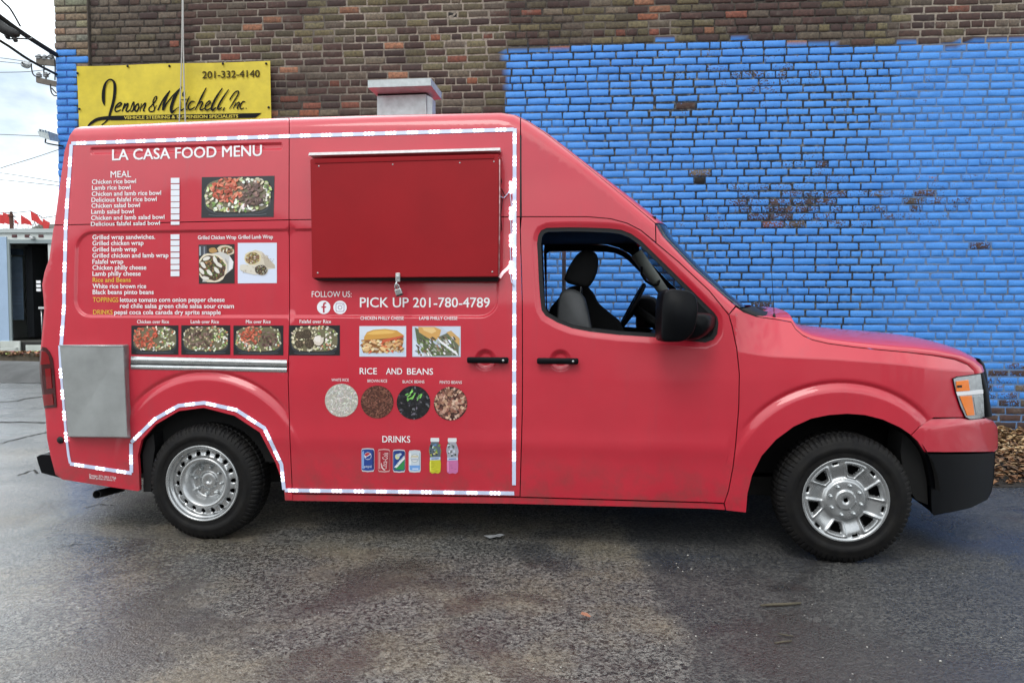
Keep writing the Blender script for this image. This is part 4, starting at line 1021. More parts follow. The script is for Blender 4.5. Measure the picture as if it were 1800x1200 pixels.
def tray(zones, N=150):
    def fn(poly, blob):
        S = lambda a, b, cx, cy, n=28, p=3.5: [(cx+a*math.copysign(abs(math.cos(-2*PI*k/n))**(2/p), math.cos(-2*PI*k/n)), cy+b*math.copysign(abs(math.sin(-2*PI*k/n))**(2/p), math.sin(-2*PI*k/n))) for k in range(n)]
        poly(S(.475, .45, .5, .52), (.014,.016,.020)); poly(S(.46, .43, .5, .50), (.05,.055,.065)); poly(S(.45, .42, .5, .49), (.010,.012,.014))
        poly([(.1,.93),(.2,.955),(.8,.955),(.9,.93),(.9,.915),(.8,.94),(.2,.94),(.1,.915)], (.09,.10,.12))
        poly(S(.452, .41, .5, .46), (.16,.14,.08))
        for k in range(N):
            while True:
                u, v = random.uniform(.04, .96), random.uniform(.04, .88)
                if sup(u, v, .5, .45, .45, .415) < 1: break
            pal, kind = zones(u, v); c = vary(random.choice(pal))
            if kind == 'meat': blob(u, v, random.uniform(.022, .040), random.uniform(.012, .022), random.uniform(0, PI), c)
            elif kind == 'ball': blob(u, v, .03, .03, 0, c)
            else: blob(u, v, random.uniform(.018, .034), random.uniform(.012, .020), random.uniform(0, PI), c)
    return fn
z_mix = lambda u, v: (CHK, 'meat') if sup(u, v, .35, .33, .22, .30, 2) < 1 else ((LAMB, 'meat') if sup(u, v, .68, .42, .20, .30, 2) < 1 else (VEG+RICE[:1], 'veg'))
z_chk = lambda u, v: (CHK, 'meat') if sup(u, v, .32, .42, .27, .36, 3) < 1 else (VEG, 'veg')
z_lmb = lambda u, v: (LAMB+RICE[2:], 'meat') if sup(u, v, .34, .42, .28, .34, 3) < 1 else (VEG, 'veg')
def z_fal(u, v): return (VEG, 'veg') if u > .55 else (RICE, 'veg')
def falafel(poly, blob):
    tray(z_fal, 170)(poly, blob)
    for u, v, a in ((.20,.33,.085),(.34,.30,.10),(.19,.62,.08),(.40,.60,.095)):
        blob(u, v, a, a*.95, 0, (.060,.042,.026), .05, 18)
        for k in range(26):
            q, r = random.uniform(0, 2*PI), a*.8*math.sqrt(random.random()); blob(u+r*math.cos(q), v+r*math.sin(q)*1.5, .012, .007, random.uniform(0, PI), vary((.12,.09,.055), .5))
    blob(.57, .50, .10, .10, 0, (.66,.58,.50), .12, 16); blob(.56, .46, .07, .06, .4, (.78,.72,.66), .2, 12)
photo('food_photo', [(354.7,311.6),(482.6,309),(481,381.3),(353.7,383)], (.014,.016,.02), tray(z_mix, 330), 'printed photo of a large rice bowl with red chicken and dark lamb')
photo('food_photo', [(230.8,572),(313.6,571.7),(313.6,623.3),(230.8,622.8)], (.010,.010,.012), tray(z_chk, 190), 'printed photo of a tray with red chicken on the left')
photo('food_photo', [(318.6,571.6),(404.8,571.6),(404.8,623.6),(318.6,623.2)], (.010,.010,.012), tray(z_lmb, 190), 'printed photo of a tray with brown lamb on the left')
photo('food_photo', [(410.3,572),(498,572),(498,624.2),(410.3,623.7)], (.010,.010,.012), tray(z_mix, 190), 'printed photo of a tray with mixed chicken and lamb')
photo('food_photo', [(508.2,571.6),(597.5,571.6),(597.5,624.6),(508.2,624.2)], (.008,.008,.010), falafel, 'printed photo of a tray with dark falafel balls')
def wrap1(poly, blob):
    poly([(.0,.02),(.22,.02),(.24,.25),(.0,.3)], (.05,.055,.07)); poly([(.02,.05),(.06,.05),(.06,.28),(.02,.28)], (.35,.38,.42)); poly([(.14,.05),(.18,.05),(.18,.24),(.14,.26)], (.22,.24,.28))
    blob(.40, .15, .12, .08, .2, (.42,.24,.08)); blob(.76, .15, .24, .13, .2, (.60,.52,.38), .06, 18); blob(.78, .16, .17, .09, .2, (.10,.05,.03), .1, 14)
    for k in range(14): blob(random.uniform(.63, .93), random.uniform(.09, .23), .05, .02, random.uniform(0, PI), vary(random.choice([(.65,.55,.45),(.3,.16,.07),(.12,.16,.05)])))
    poly([(.30,.25),(.62,.19),(.85,.28),(.97,.45),(.95,.62),(.82,.72),(.62,.86),(.40,.96),(.1,.95)], (.55,.54,.52)); poly([(.86,.30),(.96,.46),(.93,.62),(.84,.68)], (.72,.72,.74)); poly([(.74,.35),(.82,.45),(.80,.62),(.7,.75)], (.40,.39,.38))
    blob(.36, .60, .44, .40, .3, (.70,.62,.48), .04, 24); blob(.37, .60, .39, .345, .3, (.09,.05,.03), .06, 22)
    for k in range(120):
        q, r = random.uniform(0, 2*PI), math.sqrt(random.random()); u, v = .37+.37*r*math.cos(q), .60+.30*r*math.sin(q)
        blob(u, v, random.uniform(.02, .05), random.uniform(.012, .025), random.uniform(0, PI), vary(random.choice([(.10,.16,.04),(.16,.24,.06),(.28,.13,.05),(.05,.03,.02),(.42,.24,.12)])))
    for u, v, th in ((.22,.36,-.3),(.46,.40,1.2),(.12,.52,.9),(.30,.72,.8),(.50,.66,.9),(.08,.68,.9),(.56,.52,.6),(.18,.86,.2)): blob(u, v, .11, .05, th, (.72,.68,.62), .1, 14)
photo('food_photo', [(349,430),(412.4,429),(412.4,498),(349.5,498.6)], (.018,.015,.013), wrap1, 'printed photo of a cut grilled chicken wrap on dark ground')
def wrap2(poly, blob):
    poly([(.18,.28),(.45,.17),(.62,.22),(.95,.55),(.96,.64),(.6,.67),(.3,.52)], (.60,.54,.44)); poly([(.62,.24),(.95,.56),(.95,.64),(.7,.6)], (.46,.40,.32))
    for k in range(16): u = random.uniform(.6, .92); blob(u, .22+.42*(u-.55)+random.uniform(.0, .12), .02, .008, .7, vary((.38,.30,.22)))
    blob(.38, .38, .22, .18, -.1, (.66,.58,.36), .05, 20); blob(.38, .38, .19, .145, -.1, (.22,.12,.06), .08, 18)
    for k in range(50): q, r = random.uniform(0, 2*PI), math.sqrt(random.random()); blob(.38+.17*r*math.cos(q), .38+.12*r*math.sin(q), .03, .014, random.uniform(0, PI), vary(random.choice([(.30,.18,.09),(.12,.06,.03),(.5,.36,.14),(.2,.24,.06),(.55,.5,.4)])))
    poly([(.06,.55),(.14,.53),(.5,.56),(.48,.80),(.2,.74),(.05,.66)], (.64,.60,.52)); blob(.60, .67, .18, .14, .1, (.55,.48,.38), .05, 18); blob(.60, .67, .165, .125, .1, (.05,.035,.025), .06, 18)
    for k in range(40): q, r = random.uniform(0, 2*PI), math.sqrt(random.random()); blob(.60+.14*r*math.cos(q), .67+.10*r*math.sin(q), .025, .012, random.uniform(0, PI), vary(random.choice([(.28,.18,.10),(.08,.05,.03),(.45,.42,.36),(.14,.16,.05)])))
    for k in range(14): blob(random.uniform(.08, .42), random.uniform(.56, .74), .014, .007, random.uniform(0, PI), (.42,.36,.28))
photo('food_photo', [(418,427),(486.6,426.6),(486.6,497.5),(418,498)], (.62,.68,.82), wrap2, 'printed photo of two lamb wraps on a pale blue ground')
def philly1(poly, blob):
    poly([(.02,.75),(.98,.62),(.98,.97),(.02,.97)], (.52,.60,.74)); poly([(.0,.02),(.98,.02),(.98,.25),(.0,.3)], (.62,.68,.78))
    poly([(.10,.36),(.16,.20),(.30,.12),(.55,.09),(.80,.14),(.95,.30),(.94,.40),(.6,.42),(.3,.46),(.10,.46)], (.58,.30,.06)); poly([(.15,.26),(.3,.16),(.55,.13),(.78,.18),(.7,.24),(.3,.28)], (.74,.45,.12))
    poly([(.1,.46),(.9,.36),(.95,.42),(.9,.80),(.5,.88),(.08,.88),(.04,.66)], (.24,.10,.03))
    for k in range(120): blob(random.uniform(.07, .92), random.uniform(.46, .86), random.uniform(.03, .07), random.uniform(.012, .024), random.uniform(-.9, .9), vary(random.choice([(.62,.36,.14),(.45,.20,.06),(.70,.50,.26),(.30,.12,.04),(.55,.10,.04),(.72,.60,.38)])))
    poly([(.50,.44),(.94,.30),(.95,.36),(.6,.50),(.46,.58)], (.55,.10,.04))
    for u, v in ((.20,.62),(.30,.52),(.66,.62),(.82,.60),(.50,.74),(.14,.76)): blob(u, v, .075, .03, random.uniform(-.8, .8), vary((.70,.46,.22), .15), .1, 14)
photo('food_photo', [(631.7,573),(714,573),(714,626.9),(631.7,626.5)], (.58,.64,.74), philly1, 'printed photo of a chicken cheese sandwich in a long roll')
def philly2(poly, blob):
    poly([(.02,.4),(.3,.97),(.02,.97)], (.62,.68,.80)); poly([(.6,.02),(.98,.02),(.98,.35),(.8,.3)], (.55,.62,.74))
    poly([(.05,.04),(.14,.10),(.45,.55),(.8,.97),(.35,.97),(.10,.55)], (.10,.12,.06))
    poly([(.12,.02),(.46,.02),(.60,.12),(.55,.38),(.46,.48),(.30,.36),(.14,.2)], (.60,.33,.10)); poly([(.2,.04),(.44,.05),(.5,.16),(.4,.24),(.24,.14)], (.74,.50,.22))
    poly([(.70,.20),(.80,.14),(.98,.40),(.98,.66),(.84,.46)], (.55,.34,.12)); poly([(.52,.36),(.72,.22),(.96,.62),(.96,.96),(.7,.96)], (.13,.14,.09))
    for k in range(130):
        t = random.random(); u, v = (random.uniform(.1, .9), random.uniform(.35, .95))
        blob(u, v, random.uniform(.02, .06), random.uniform(.01, .022), .8+random.uniform(-.5, .5), vary(random.choice([(.60,.62,.60),(.12,.18,.05),(.20,.26,.08),(.08,.07,.05),(.25,.14,.09),(.70,.72,.74),(.34,.36,.28)])))
    for k in range(6): blob(.60+.06*k, .52+.07*k, .07, .022, .9, (.76,.77,.78))
photo('food_photo', [(724.8,573.3),(809.8,573.3),(809.8,627.2),(724.8,627)], (.50,.56,.66), philly2, 'printed photo of a lamb cheese sandwich with green herbs')
def disc(name, cx, cy, r, bg, pal, n, a, b, extra=None, label=None):
    mb = MB(); patch(cx-r, cy-r, cx+r, cy+r); decal(mb, ell(cx, cy, r, r, 0, 48), bg, 0); L = 3
    for k in range(n):
        q, rr_ = random.uniform(0, 2*PI), r*.97*math.sqrt(random.random()); aa = min(a*random.uniform(.8, 1.2), max(.8, r-rr_))
        decal(mb, ell(cx+rr_*math.cos(q), cy+rr_*math.sin(q), aa, min(aa, b*random.uniform(.8, 1.2)), random.uniform(0, PI), 8), vary(random.choice(pal), .2), L*.35); L += 1
    if extra: extra(mb, L)
    o = mb.build(name, M['print'], van, recalc=False); o['label'] = label
disc('rice_photo', 600.3, 703.4, 29.2, (.46,.44,.39), [(.64,.62,.56),(.72,.70,.65),(.5,.48,.43),(.58,.56,.5),(.68,.66,.62)], 420, 2.6, .8, None, 'round printed photo of white rice')
disc('rice_photo', 663, 706.2, 28.8, (.07,.025,.018), [(.19,.075,.05),(.14,.05,.035),(.26,.11,.075),(.09,.03,.02)], 420, 3.0, .85, None, 'round printed photo of brown rice')
def herb(mb, L):
    for k in range(16): decal(mb, ell(random.uniform(714, 742), 690+random.uniform(-3, 12), random.uniform(2, 4.5), random.uniform(.8, 1.6), -.9+random.uniform(-.6, .6), 8), vary((.22,.55,.12), .3), (L+k)*.35)
disc('bean_photo', 726.8, 707.2, 29.6, (.006,.006,.008), [(.012,.012,.015),(.02,.02,.026),(.008,.008,.01),(.014,.014,.016),(.03,.03,.036),(.14,.14,.16)], 260, 3.0, 1.7, herb, 'round printed photo of black beans with green herbs')
disc('bean_photo', 792, 709, 29.4, (.04,.014,.012), [(.52,.32,.22),(.42,.22,.15),(.64,.44,.33),(.10,.04,.03),(.24,.10,.07),(.30,.13,.09)], 240, 3.4, 2.2, None, 'round printed photo of pinto beans')
# drinks
def vgrad(mb, P0, cols, x0, x1, y0, y1, L):
    n = len(cols)
    for i, c in enumerate(cols): decal(mb, [(x0, y0+(y1-y0)*i/n), (x0, y0+(y1-y0)*(i+1)/n), (x1, y0+(y1-y0)*(i+1)/n), (x1, y0+(y1-y0)*i/n)], c, L+i*.01)
def can(x0, x1, y0, y1, body, light, dark, extra, label, rimc=(.55,.56,.60)):
    mb = MB(); w = x1-x0; patch(x0, y0, x1, y1)
    X = lambda f: x0+w*f
    decal(mb, [(X(.06), y0+1), (X(0), y0+4.5), (X(0), y1-4.5), (X(.08), y1-.5), (X(.5), y1+.4), (X(.94), y1-.5), (X(1), y1-4.5), (X(1), y0+4.5), (X(.94), y0+1), (X(.5), y0)], rimc, 0)
    decal(mb, [(X(.02), y0+5), (X(.02), y1-4.5), (X(.12), y1-2.6), (X(.5), y1-1.8), (X(.88), y1-2.6), (X(.98), y1-4.5), (X(.98), y0+5), (X(.9), y0+2.8), (X(.5), y0+2), (X(.1), y0+2.8)], body, 1)
    decal(mb, [(X(.05), y0+6), (X(.05), y1-6), (X(.20), y1-5), (X(.20), y0+5)], light, 2); decal(mb, [(X(.86), y0+5), (X(.86), y1-5), (X(.97), y1-6), (X(.97), y0+6)], dark, 3)
    extra(mb, X, y0, y1); o = mb.build('drink_picture', M['print'], van, recalc=False); o['label'] = label
def letter_decal(mb, s, org, ax_, up, cap, col, L, bold=.0):
    (v, f), = text_mesh([(s, bold)])
    P = [flat(org[0]+ax_[0]*a-up[0]*b*cap, org[1]+ax_[1]*a-up[1]*b*cap, -L*3e-5) for a, b in v]; mb.add(P, f, col)
def e1(mb, X, y0, y1):
    cx, cy = X(.5), y0+14; decal(mb, ell(cx, cy, 6.2, 6.6, 0, 24), (.75,.76,.80), 4)
    decal(mb, [(cx-5.6, cy-.5), (cx-5, cy-3.5), (cx-2, cy-5.8), (cx+2, cy-5.8), (cx+4.6, cy-4), (cx+1, cy-1.5), (cx-2.5, cy+.8)][::-1], (.45,.03,.05), 5)
    decal(mb, [(cx-5, cy+3), (cx-1, cy+1.2), (cx+3, cy-1.5), (cx+5.8, cy-2), (cx+5, cy+3.4), (cx+1, cy+6), (cx-3, cy+5.2)][::-1], (.03,.06,.26), 6)
    letter_decal(mb, 'pepsi', (X(.22), y1-7.5), (13, 0), (0, 1), 4.5, (.62,.68,.82), 7)
can(635.2, 658, 787, 828.8, (.02,.055,.26), (.22,.36,.66), (.008,.02,.10), e1, 'printed picture of a dark blue soda can with a round emblem')
def e2(mb, X, y0, y1):
    letter_decal(mb, 'Coca-Cola', (X(.70), y1-5), (3, -29), (1, .1), 9, (.72,.60,.60), 5, .02)
    decal(mb, [(X(.24), y0+26), (X(.30), y0+34), (X(.5), y1-3), (X(.62), y1-3), (X(.40), y0+33), (X(.30), y0+25)], (.70,.55,.55), 4)
can(664.3, 685.6, 788.3, 829.4, (.36,.02,.035), (.55,.22,.22), (.28,.05,.06), e2, 'printed picture of a red cola can with white script', (.60,.34,.34))
def e3(mb, X, y0, y1):
    decal(mb, [(X(.08), y1-5), (X(.9), y1-4), (X(.97), y0+18), (X(.5), y0+29)], (.03,.25,.07), 4); decal(mb, ell(X(.36), y0+13, 4, 5, 0, 12), (.58,.62,.34), 5); decal(mb, ell(X(.5), y0+10, 5, 2.6, -.5, 12), (.45,.55,.66), 5.5)
    decal(mb, [(X(.1), y1-9), (X(.3), y1-8), (X(.97), y0+17), (X(.93), y0+11), (X(.4), y0+23)], (.72,.76,.74), 6); letter_decal(mb, 'Sprite', (X(.22), y0+29), (15, -15), (.6, .8), 5.5, (.02,.07,.30), 7, .03)
can(690.6, 712.2, 789.3, 829.8, (.015,.04,.20), (.03,.08,.28), (.01,.03,.12), e3, 'printed picture of a blue and green lime soda can')
def e4(mb, X, y0, y1):
    decal(mb, ell(X(.5), y0+14.5, 7.2, 7.6, 0, 20), (.34,.40,.42), 4); decal(mb, ell(X(.5), y0+14.5, 6.2, 6.6, 0, 20), (.66,.68,.70), 5); decal(mb, [(X(.2), y0+10), (X(.2), y0+13), (X(.8), y0+13), (X(.8), y0+10)], (.56,.52,.36), 6)
    decal(mb, [(X(.24), y0+15), (X(.24), y0+18), (X(.76), y0+18), (X(.76), y0+15)], (.42,.46,.52), 6); decal(mb, [(X(.05), y0+27), (X(.1), y1-4), (X(.5), y1-2.6), (X(.9), y1-4), (X(.95), y0+27)], (.16,.34,.70), 7); decal(mb, [(X(.3), y0+32), (X(.3), y0+35), (X(.8), y0+35), (X(.8), y0+32)], (.5,.62,.82), 8)
can(718.4, 739.6, 790.4, 829.8, (.55,.62,.68), (.72,.75,.78), (.40,.46,.54), e4, 'printed picture of a white and pale blue soda can')
def bottle(x0, x1, y0, y1, up, low, lab, label, capc=(.74,.75,.78)):
    mb = MB(); patch(x0, y0, x1, y1); w = x1-x0; X = lambda f: x0+w*f; h = y1-y0; Y = lambda f: y0+h*f
    decal(mb, [(X(.2), Y(.08)), (X(.2), Y(.12)), (X(.04), Y(.26)), (X(.0), Y(.36)), (X(.06), Y(.46)), (X(.10), Y(.56)), (X(.04), Y(.72)), (X(.06), Y(.94)), (X(.25), Y(.99)), (X(.5), Y(.97)), (X(.75), Y(.99)), (X(.94), Y(.94)), (X(.97), Y(.72)), (X(.92), Y(.56)), (X(.95), Y(.46)), (X(1), Y(.36)), (X(.92), Y(.26)), (X(.76), Y(.12)), (X(.76), Y(.08))], low, 0)
    decal(mb, [(X(.2), Y(.10)), (X(.03), Y(.26)), (X(.02), Y(.36)), (X(.07), Y(.46)), (X(.08), Y(.55)), (X(.92), Y(.55)), (X(.94), Y(.46)), (X(.98), Y(.36)), (X(.92), Y(.26)), (X(.76), Y(.10))], up, 1)
    decal(mb, [(X(.14), Y(0)), (X(.12), Y(.08)), (X(.16), Y(.11)), (X(.8), Y(.11)), (X(.84), Y(.08)), (X(.82), Y(0))], capc, 3)
    L = 4
    for k in range(26):
        decal(mb, ell(X(random.uniform(.14, .86)), Y(random.uniform(.16, .50)), random.uniform(1.2, 2.8), random.uniform(.8, 2.2), random.uniform(0, PI), 8), vary(random.choice(lab), .3), L); L += .3
    decal(mb, [(X(.08), Y(.54)), (X(.08), Y(.62)), (X(.94), Y(.61)), (X(.94), Y(.53))], (.50,.58,.74), L+1); decal(mb, [(X(.2), Y(.565)), (X(.2), Y(.60)), (X(.8), Y(.59)), (X(.8), Y(.555))], (.14,.22,.44), L+1.5)
    for k in range(10): decal(mb, ell(X(random.uniform(.2, .8)), Y(random.uniform(.66, .93)), random.uniform(1.5, 3.5), .7, 0, 8), vary(low, .3), L+2+k*.3)
    decal(mb, [(X(.10), Y(.64)), (X(.12), Y(.92)), (X(.18), Y(.92)), (X(.17), Y(.64))], tuple(min(1, c*1.5+.1) for c in low), L+6)
    o = mb.build('drink_picture', M['print'], van, recalc=False); o['label'] = label
bottle(754, 775.6, 769.2, 832.5, (.10,.13,.16), (.52,.50,.03), [(.05,.06,.05),(.10,.22,.42),(.18,.30,.05),(.62,.58,.14),(.55,.62,.7),(.02,.03,.03)], 'printed picture of a bottle of yellow drink with a white cap')
bottle(784.4, 806.3, 769.6, 833, (.36,.36,.42), (.55,.16,.36), [(.5,.55,.62),(.12,.14,.14),(.24,.30,.4),(.62,.64,.7),(.05,.07,.06)], 'printed picture of a bottle of pink drink with a white cap')
# ================================================================== BRICK BUILDING
WYAW = R_(-4.0)
WD0 = at_depth(106, 300, 8.08)
WFR = Frame((WD0[0], 8.08, 0), WYAW)
bld = empty('brick_building', WFR.o, WYAW)
tag(bld, 'old brick building wall, half painted bright blue, behind the red truck', 'building')
def proj(p):
    q = np.asarray(p, float)-CAM; c, s = math.cos(PITCH), math.sin(PITCH)
    dz = q[..., 1]*c-q[..., 2]*s; up = q[..., 1]*s+q[..., 2]*c
    return 900+FPX*q[..., 0]/dz, 600-FPX*up/dz
def wall_px(x, z): return proj(WFR.o+WFR.ex*x+np.array([0, 0, z]))
def smooth_noise(x, z, s, o=0.0): return mnoise.noise(Vector((x*s+o, z*s, o*1.7)))
YT_X = [887, 1060, 1062, 1180, 1300, 1480, 1640, 1800, 2600]; YT_Y = [86, 80, 74, 72, 67, 80, 78, 69, 40]
def is_blue(x, z, jit=0.0):
    px, py = wall_px(x, z)
    if px < 300: return 1.0 if (py > 100 and x < .2) else 0.0
    return 1.0 if (px > 888 and py > np.interp(px, YT_X, YT_Y)+jit) else 0.0
def peel_at(x, z):
    px, py = wall_px(x, z)
    g = lambda cx, cy, sx, sy: math.exp(-((px-cx)/sx)**2-((py-cy)/sy)**2)
    return min(1,   .23+.46*g(1395, 368, 105, 36)+.32*g(1440, 285, 50, 18)+.16*g(1330, 130, 220, 70)+.16*g(1640, 350, 120, 30)+.10*g(1250, 400, 90, 120)+.75*g(1790, 735, 120, 38)+.35*g(1760, 665, 90, 26)+.1*g(1650, 300, 200, 200))
CRS = .0735; BL = .212; WLEN = 13.2; WH = 5.3
bv = []; bf = []; bc = []; bp_ = []
sx = np.array([0, .018, .06, .5, .94, .982, 1]); dx_ = np.array([.016, .0045, 0, 0, 0, .0045, .016])
sz = np.array([0, .05, .17, .83, .95, 1]); dz_ = np.array([.016, .0045, 0, 0, .0045, .016])
nX, nZ = len(sx), len(sz)
fidx = np.array([(j*nX+i, j*nX+i+1, (j+1)*nX+i+1, (j+1)*nX+i) for j in range(nZ-1) for i in range(nX-1)])
DK = [(.066,.035,.030),(.080,.041,.034),(.054,.031,.028),(.088,.049,.038)]; OL = [(.140,.115,.058),(.115,.096,.052),(.155,.132,.072),(.098,.080,.048)]; OR_ = [(.27,.095,.05),(.21,.07,.045),(.33,.15,.085)]; GB = [(.13,.10,.075),(.105,.08,.06),(.155,.122,.086)]
def brick_col(x, z):
    px, py = wall_px(x, z); r = random.random()
    n = smooth_noise(x, z, .9, 3.1)+.5*smooth_noise(x, z, 2.6, 7.7)
    if px < 300: pal = GB if r < .75 else (DK if r < .93 else OL)
    else:
        ol = .36 if (py < 118) else .03
        if px > 1270: ol *= .12
        if py < 40 and px < 640: ol *= .6
        ol = max(0, ol+.55*n*(1 if py < 118 else .3)); orr = .075 if px < 1270 else .04
        pal = OR_ if r < orr else (OL if r < orr+ol else (DK if r < .88 else GB))
    c = random.choice(pal); k = random.uniform(.75, 1.25); return tuple(min(1, v*k) for v in c)
nb_ = 0
HOLES = [(1224, 272), (1233, 312), (822, 28), (1350, 0)]
def add_brick(x0, x1, z0, z1, col, y0=0.0, pil=False):
    global nb_
    jx = rng.uniform(-.0032, .0032, (nZ, nX)); jz = rng.uniform(-.0026, .0026, (nZ, nX)); cl_ = rng.uniform(0, .010, 4); jz[0, :2] += cl_[0]*.6; jz[0, -2:] += cl_[1]*.6; jz[-1, :2] -= cl_[2]*.6; jz[-1, -2:] -= cl_[3]*.6
    for (a, b, c, d) in ((0, 1, 0, 1), (-1, -2, 0, 1), (0, 1, -1, -2), (-1, -2, -1, -2)):
        k_ = random.uniform(.5, 1.3); sgx = 1 if a == 0 else -1; sgz = 1 if c == 0 else -1
        jx[c, a] += sgx*.010*k_; jx[c, b] += sgx*.004*k_; jx[d, a] += sgx*.002*k_; jz[c, a] += sgz*.008*k_; jz[d, a] += sgz*.004*k_; jz[c, b] += sgz*.002*k_; jx[d, b] += sgx*.002*k_; jz[d, b] += sgz*.0015*k_
    X = x0+(x1-x0)*sx[None, :]+jx; Z = z0+(z1-z0)*sz[:, None]+jz
    # real brick ends are a fixed size, not a fraction
    Y = np.maximum(dx_[None, :], dz_[:, None])+rng.uniform(-.0012, .0012, (nZ, nX))+y0+rng.uniform(-.002, .002)
    zm = smooth_noise((x0+x1)/2, z0, .5, 11)*.006+random.uniform(-.0015, .0015)
    V = np.stack([X, Y, Z+zm], -1).reshape(-1, 3)
    bv.append(V); bf.append(fidx+nb_*nX*nZ); nb_ += 1
    bc.append(np.tile(np.array([*col, 1.0]), (nX*nZ, 1)))
    jit = random.uniform(-5, 5); P = []
    pl = peel_at((x0+x1)/2, (z0+z1)/2); pl = min(1, pl*random.uniform(.6, 1.35))
    if wall_px((x0+x1)/2, z0)[0] > 600 and wall_px((x0+x1)/2, z0)[1] < 600: pl = min(pl, .60)
    if random.random() < .005: pl = random.uniform(.6, 1.0)
    tone = random.uniform(0, 1)
    b4 = [is_blue(a, b, jit) for b in (z0, z1) for a in (x0+.001, x1-.001)]
    if all(v == b4[0] for v in b4): P = [[b4[0], pl, tone, 1]]*(nX*nZ)
    elif x1 < .4: P = [[1.0 if (x0 < .15 and is_blue(.05, z0, 0)) else 0.0, pl, tone, 1]]*(nX*nZ)
    else: P = [[is_blue(v[0], v[2], jit), pl, tone, 1] for v in V]
    bp_.append(np.array(P))
for k in range(int(WH/CRS)):
    z0 = k*CRS; head = (k % 6 == 2); L = BL*.5+.004 if head else BL
    off = (0 if k % 2 else .5)*L+random.uniform(-.02, .02)+(.25*L if head else 0)
    x = .375
    first = True
    while x < WLEN:
        l = L*(random.uniform(.95, 1.05)); 
        if first: l = max(.05, off % L); first = False
        if not head and random.random() < .03: l *= .5
        g = random.uniform(.007, .012); hz_ = random.uniform(.006, .010)
        px, py = wall_px(x+l/2, z0+CRS/2)
        col = brick_col(x+l/2, z0+CRS/2)
        hole = any(abs(px-a) < 20 and abs(py-b) < 6 for a, b in HOLES)
        if not hole: add_brick(x, x+l-g, z0+hz_/2, z0+CRS-hz_/2, col)
        else:          # missing half brick: near-black brick laid in, the pocket's shade put into its colour
            xm = x+l*.5; add_brick(x, xm-g, z0+hz_/2, z0+CRS-hz_/2, (.004, .004, .004), .0035); add_brick(xm, x+l-g, z0+hz_/2, z0+CRS-hz_/2, col)
            bp_[-2][:, 0] = 0; HOLES[:] = [h for h in HOLES if not (abs(px-h[0]) < 20 and abs(py-h[1]) < 6)]
        x += l
    # corner pier: longer pale bricks, standing 35 mm proud
    x = .0; l0 = [.235, .13] if k % 2 else [.12, .245]
    xs = random.uniform(-.006, .006)
    for l in l0:
        add_brick(x+xs if x == 0 else x, x+l-.008, z0+.004, z0+CRS-.004, tuple(v*random.uniform(.8, 1.15) for v in random.choice([(.27,.225,.155),(.23,.19,.13),(.30,.255,.18)])), -.035); x += l
V = np.concatenate(bv); Fc = np.concatenate(bf)
def np_mesh(name, V, Fc, mat_, parent, col=None, paint=None, smooth=True):
    me = bpy.data.meshes.new(name); me.vertices.add(len(V)); me.vertices.foreach_set('co', V.astype(np.float32).ravel())
    me.loops.add(Fc.size); me.loops.foreach_set('vertex_index', Fc.astype(np.int32).ravel())
    k = Fc.shape[1]; me.polygons.add(len(Fc)); me.polygons.foreach_set('loop_start', np.arange(0, Fc.size, k, dtype=np.int32)); me.polygons.foreach_set('loop_total', np.full(len(Fc), k, dtype=np.int32))
    me.polygons.foreach_set('use_smooth', np.full(len(Fc), smooth)); me.update(); me.validate()
    for nm, c in (('Col', col), ('Paint', paint)):
        if c is not None: a = me.color_attributes.new(nm, 'FLOAT_COLOR', 'POINT'); a.data.foreach_set('color', c.astype(np.float32).ravel())
    me.materials.append(mat_); o = bpy.data.objects.new(name, me); COL.objects.link(o); o.parent = parent; return o
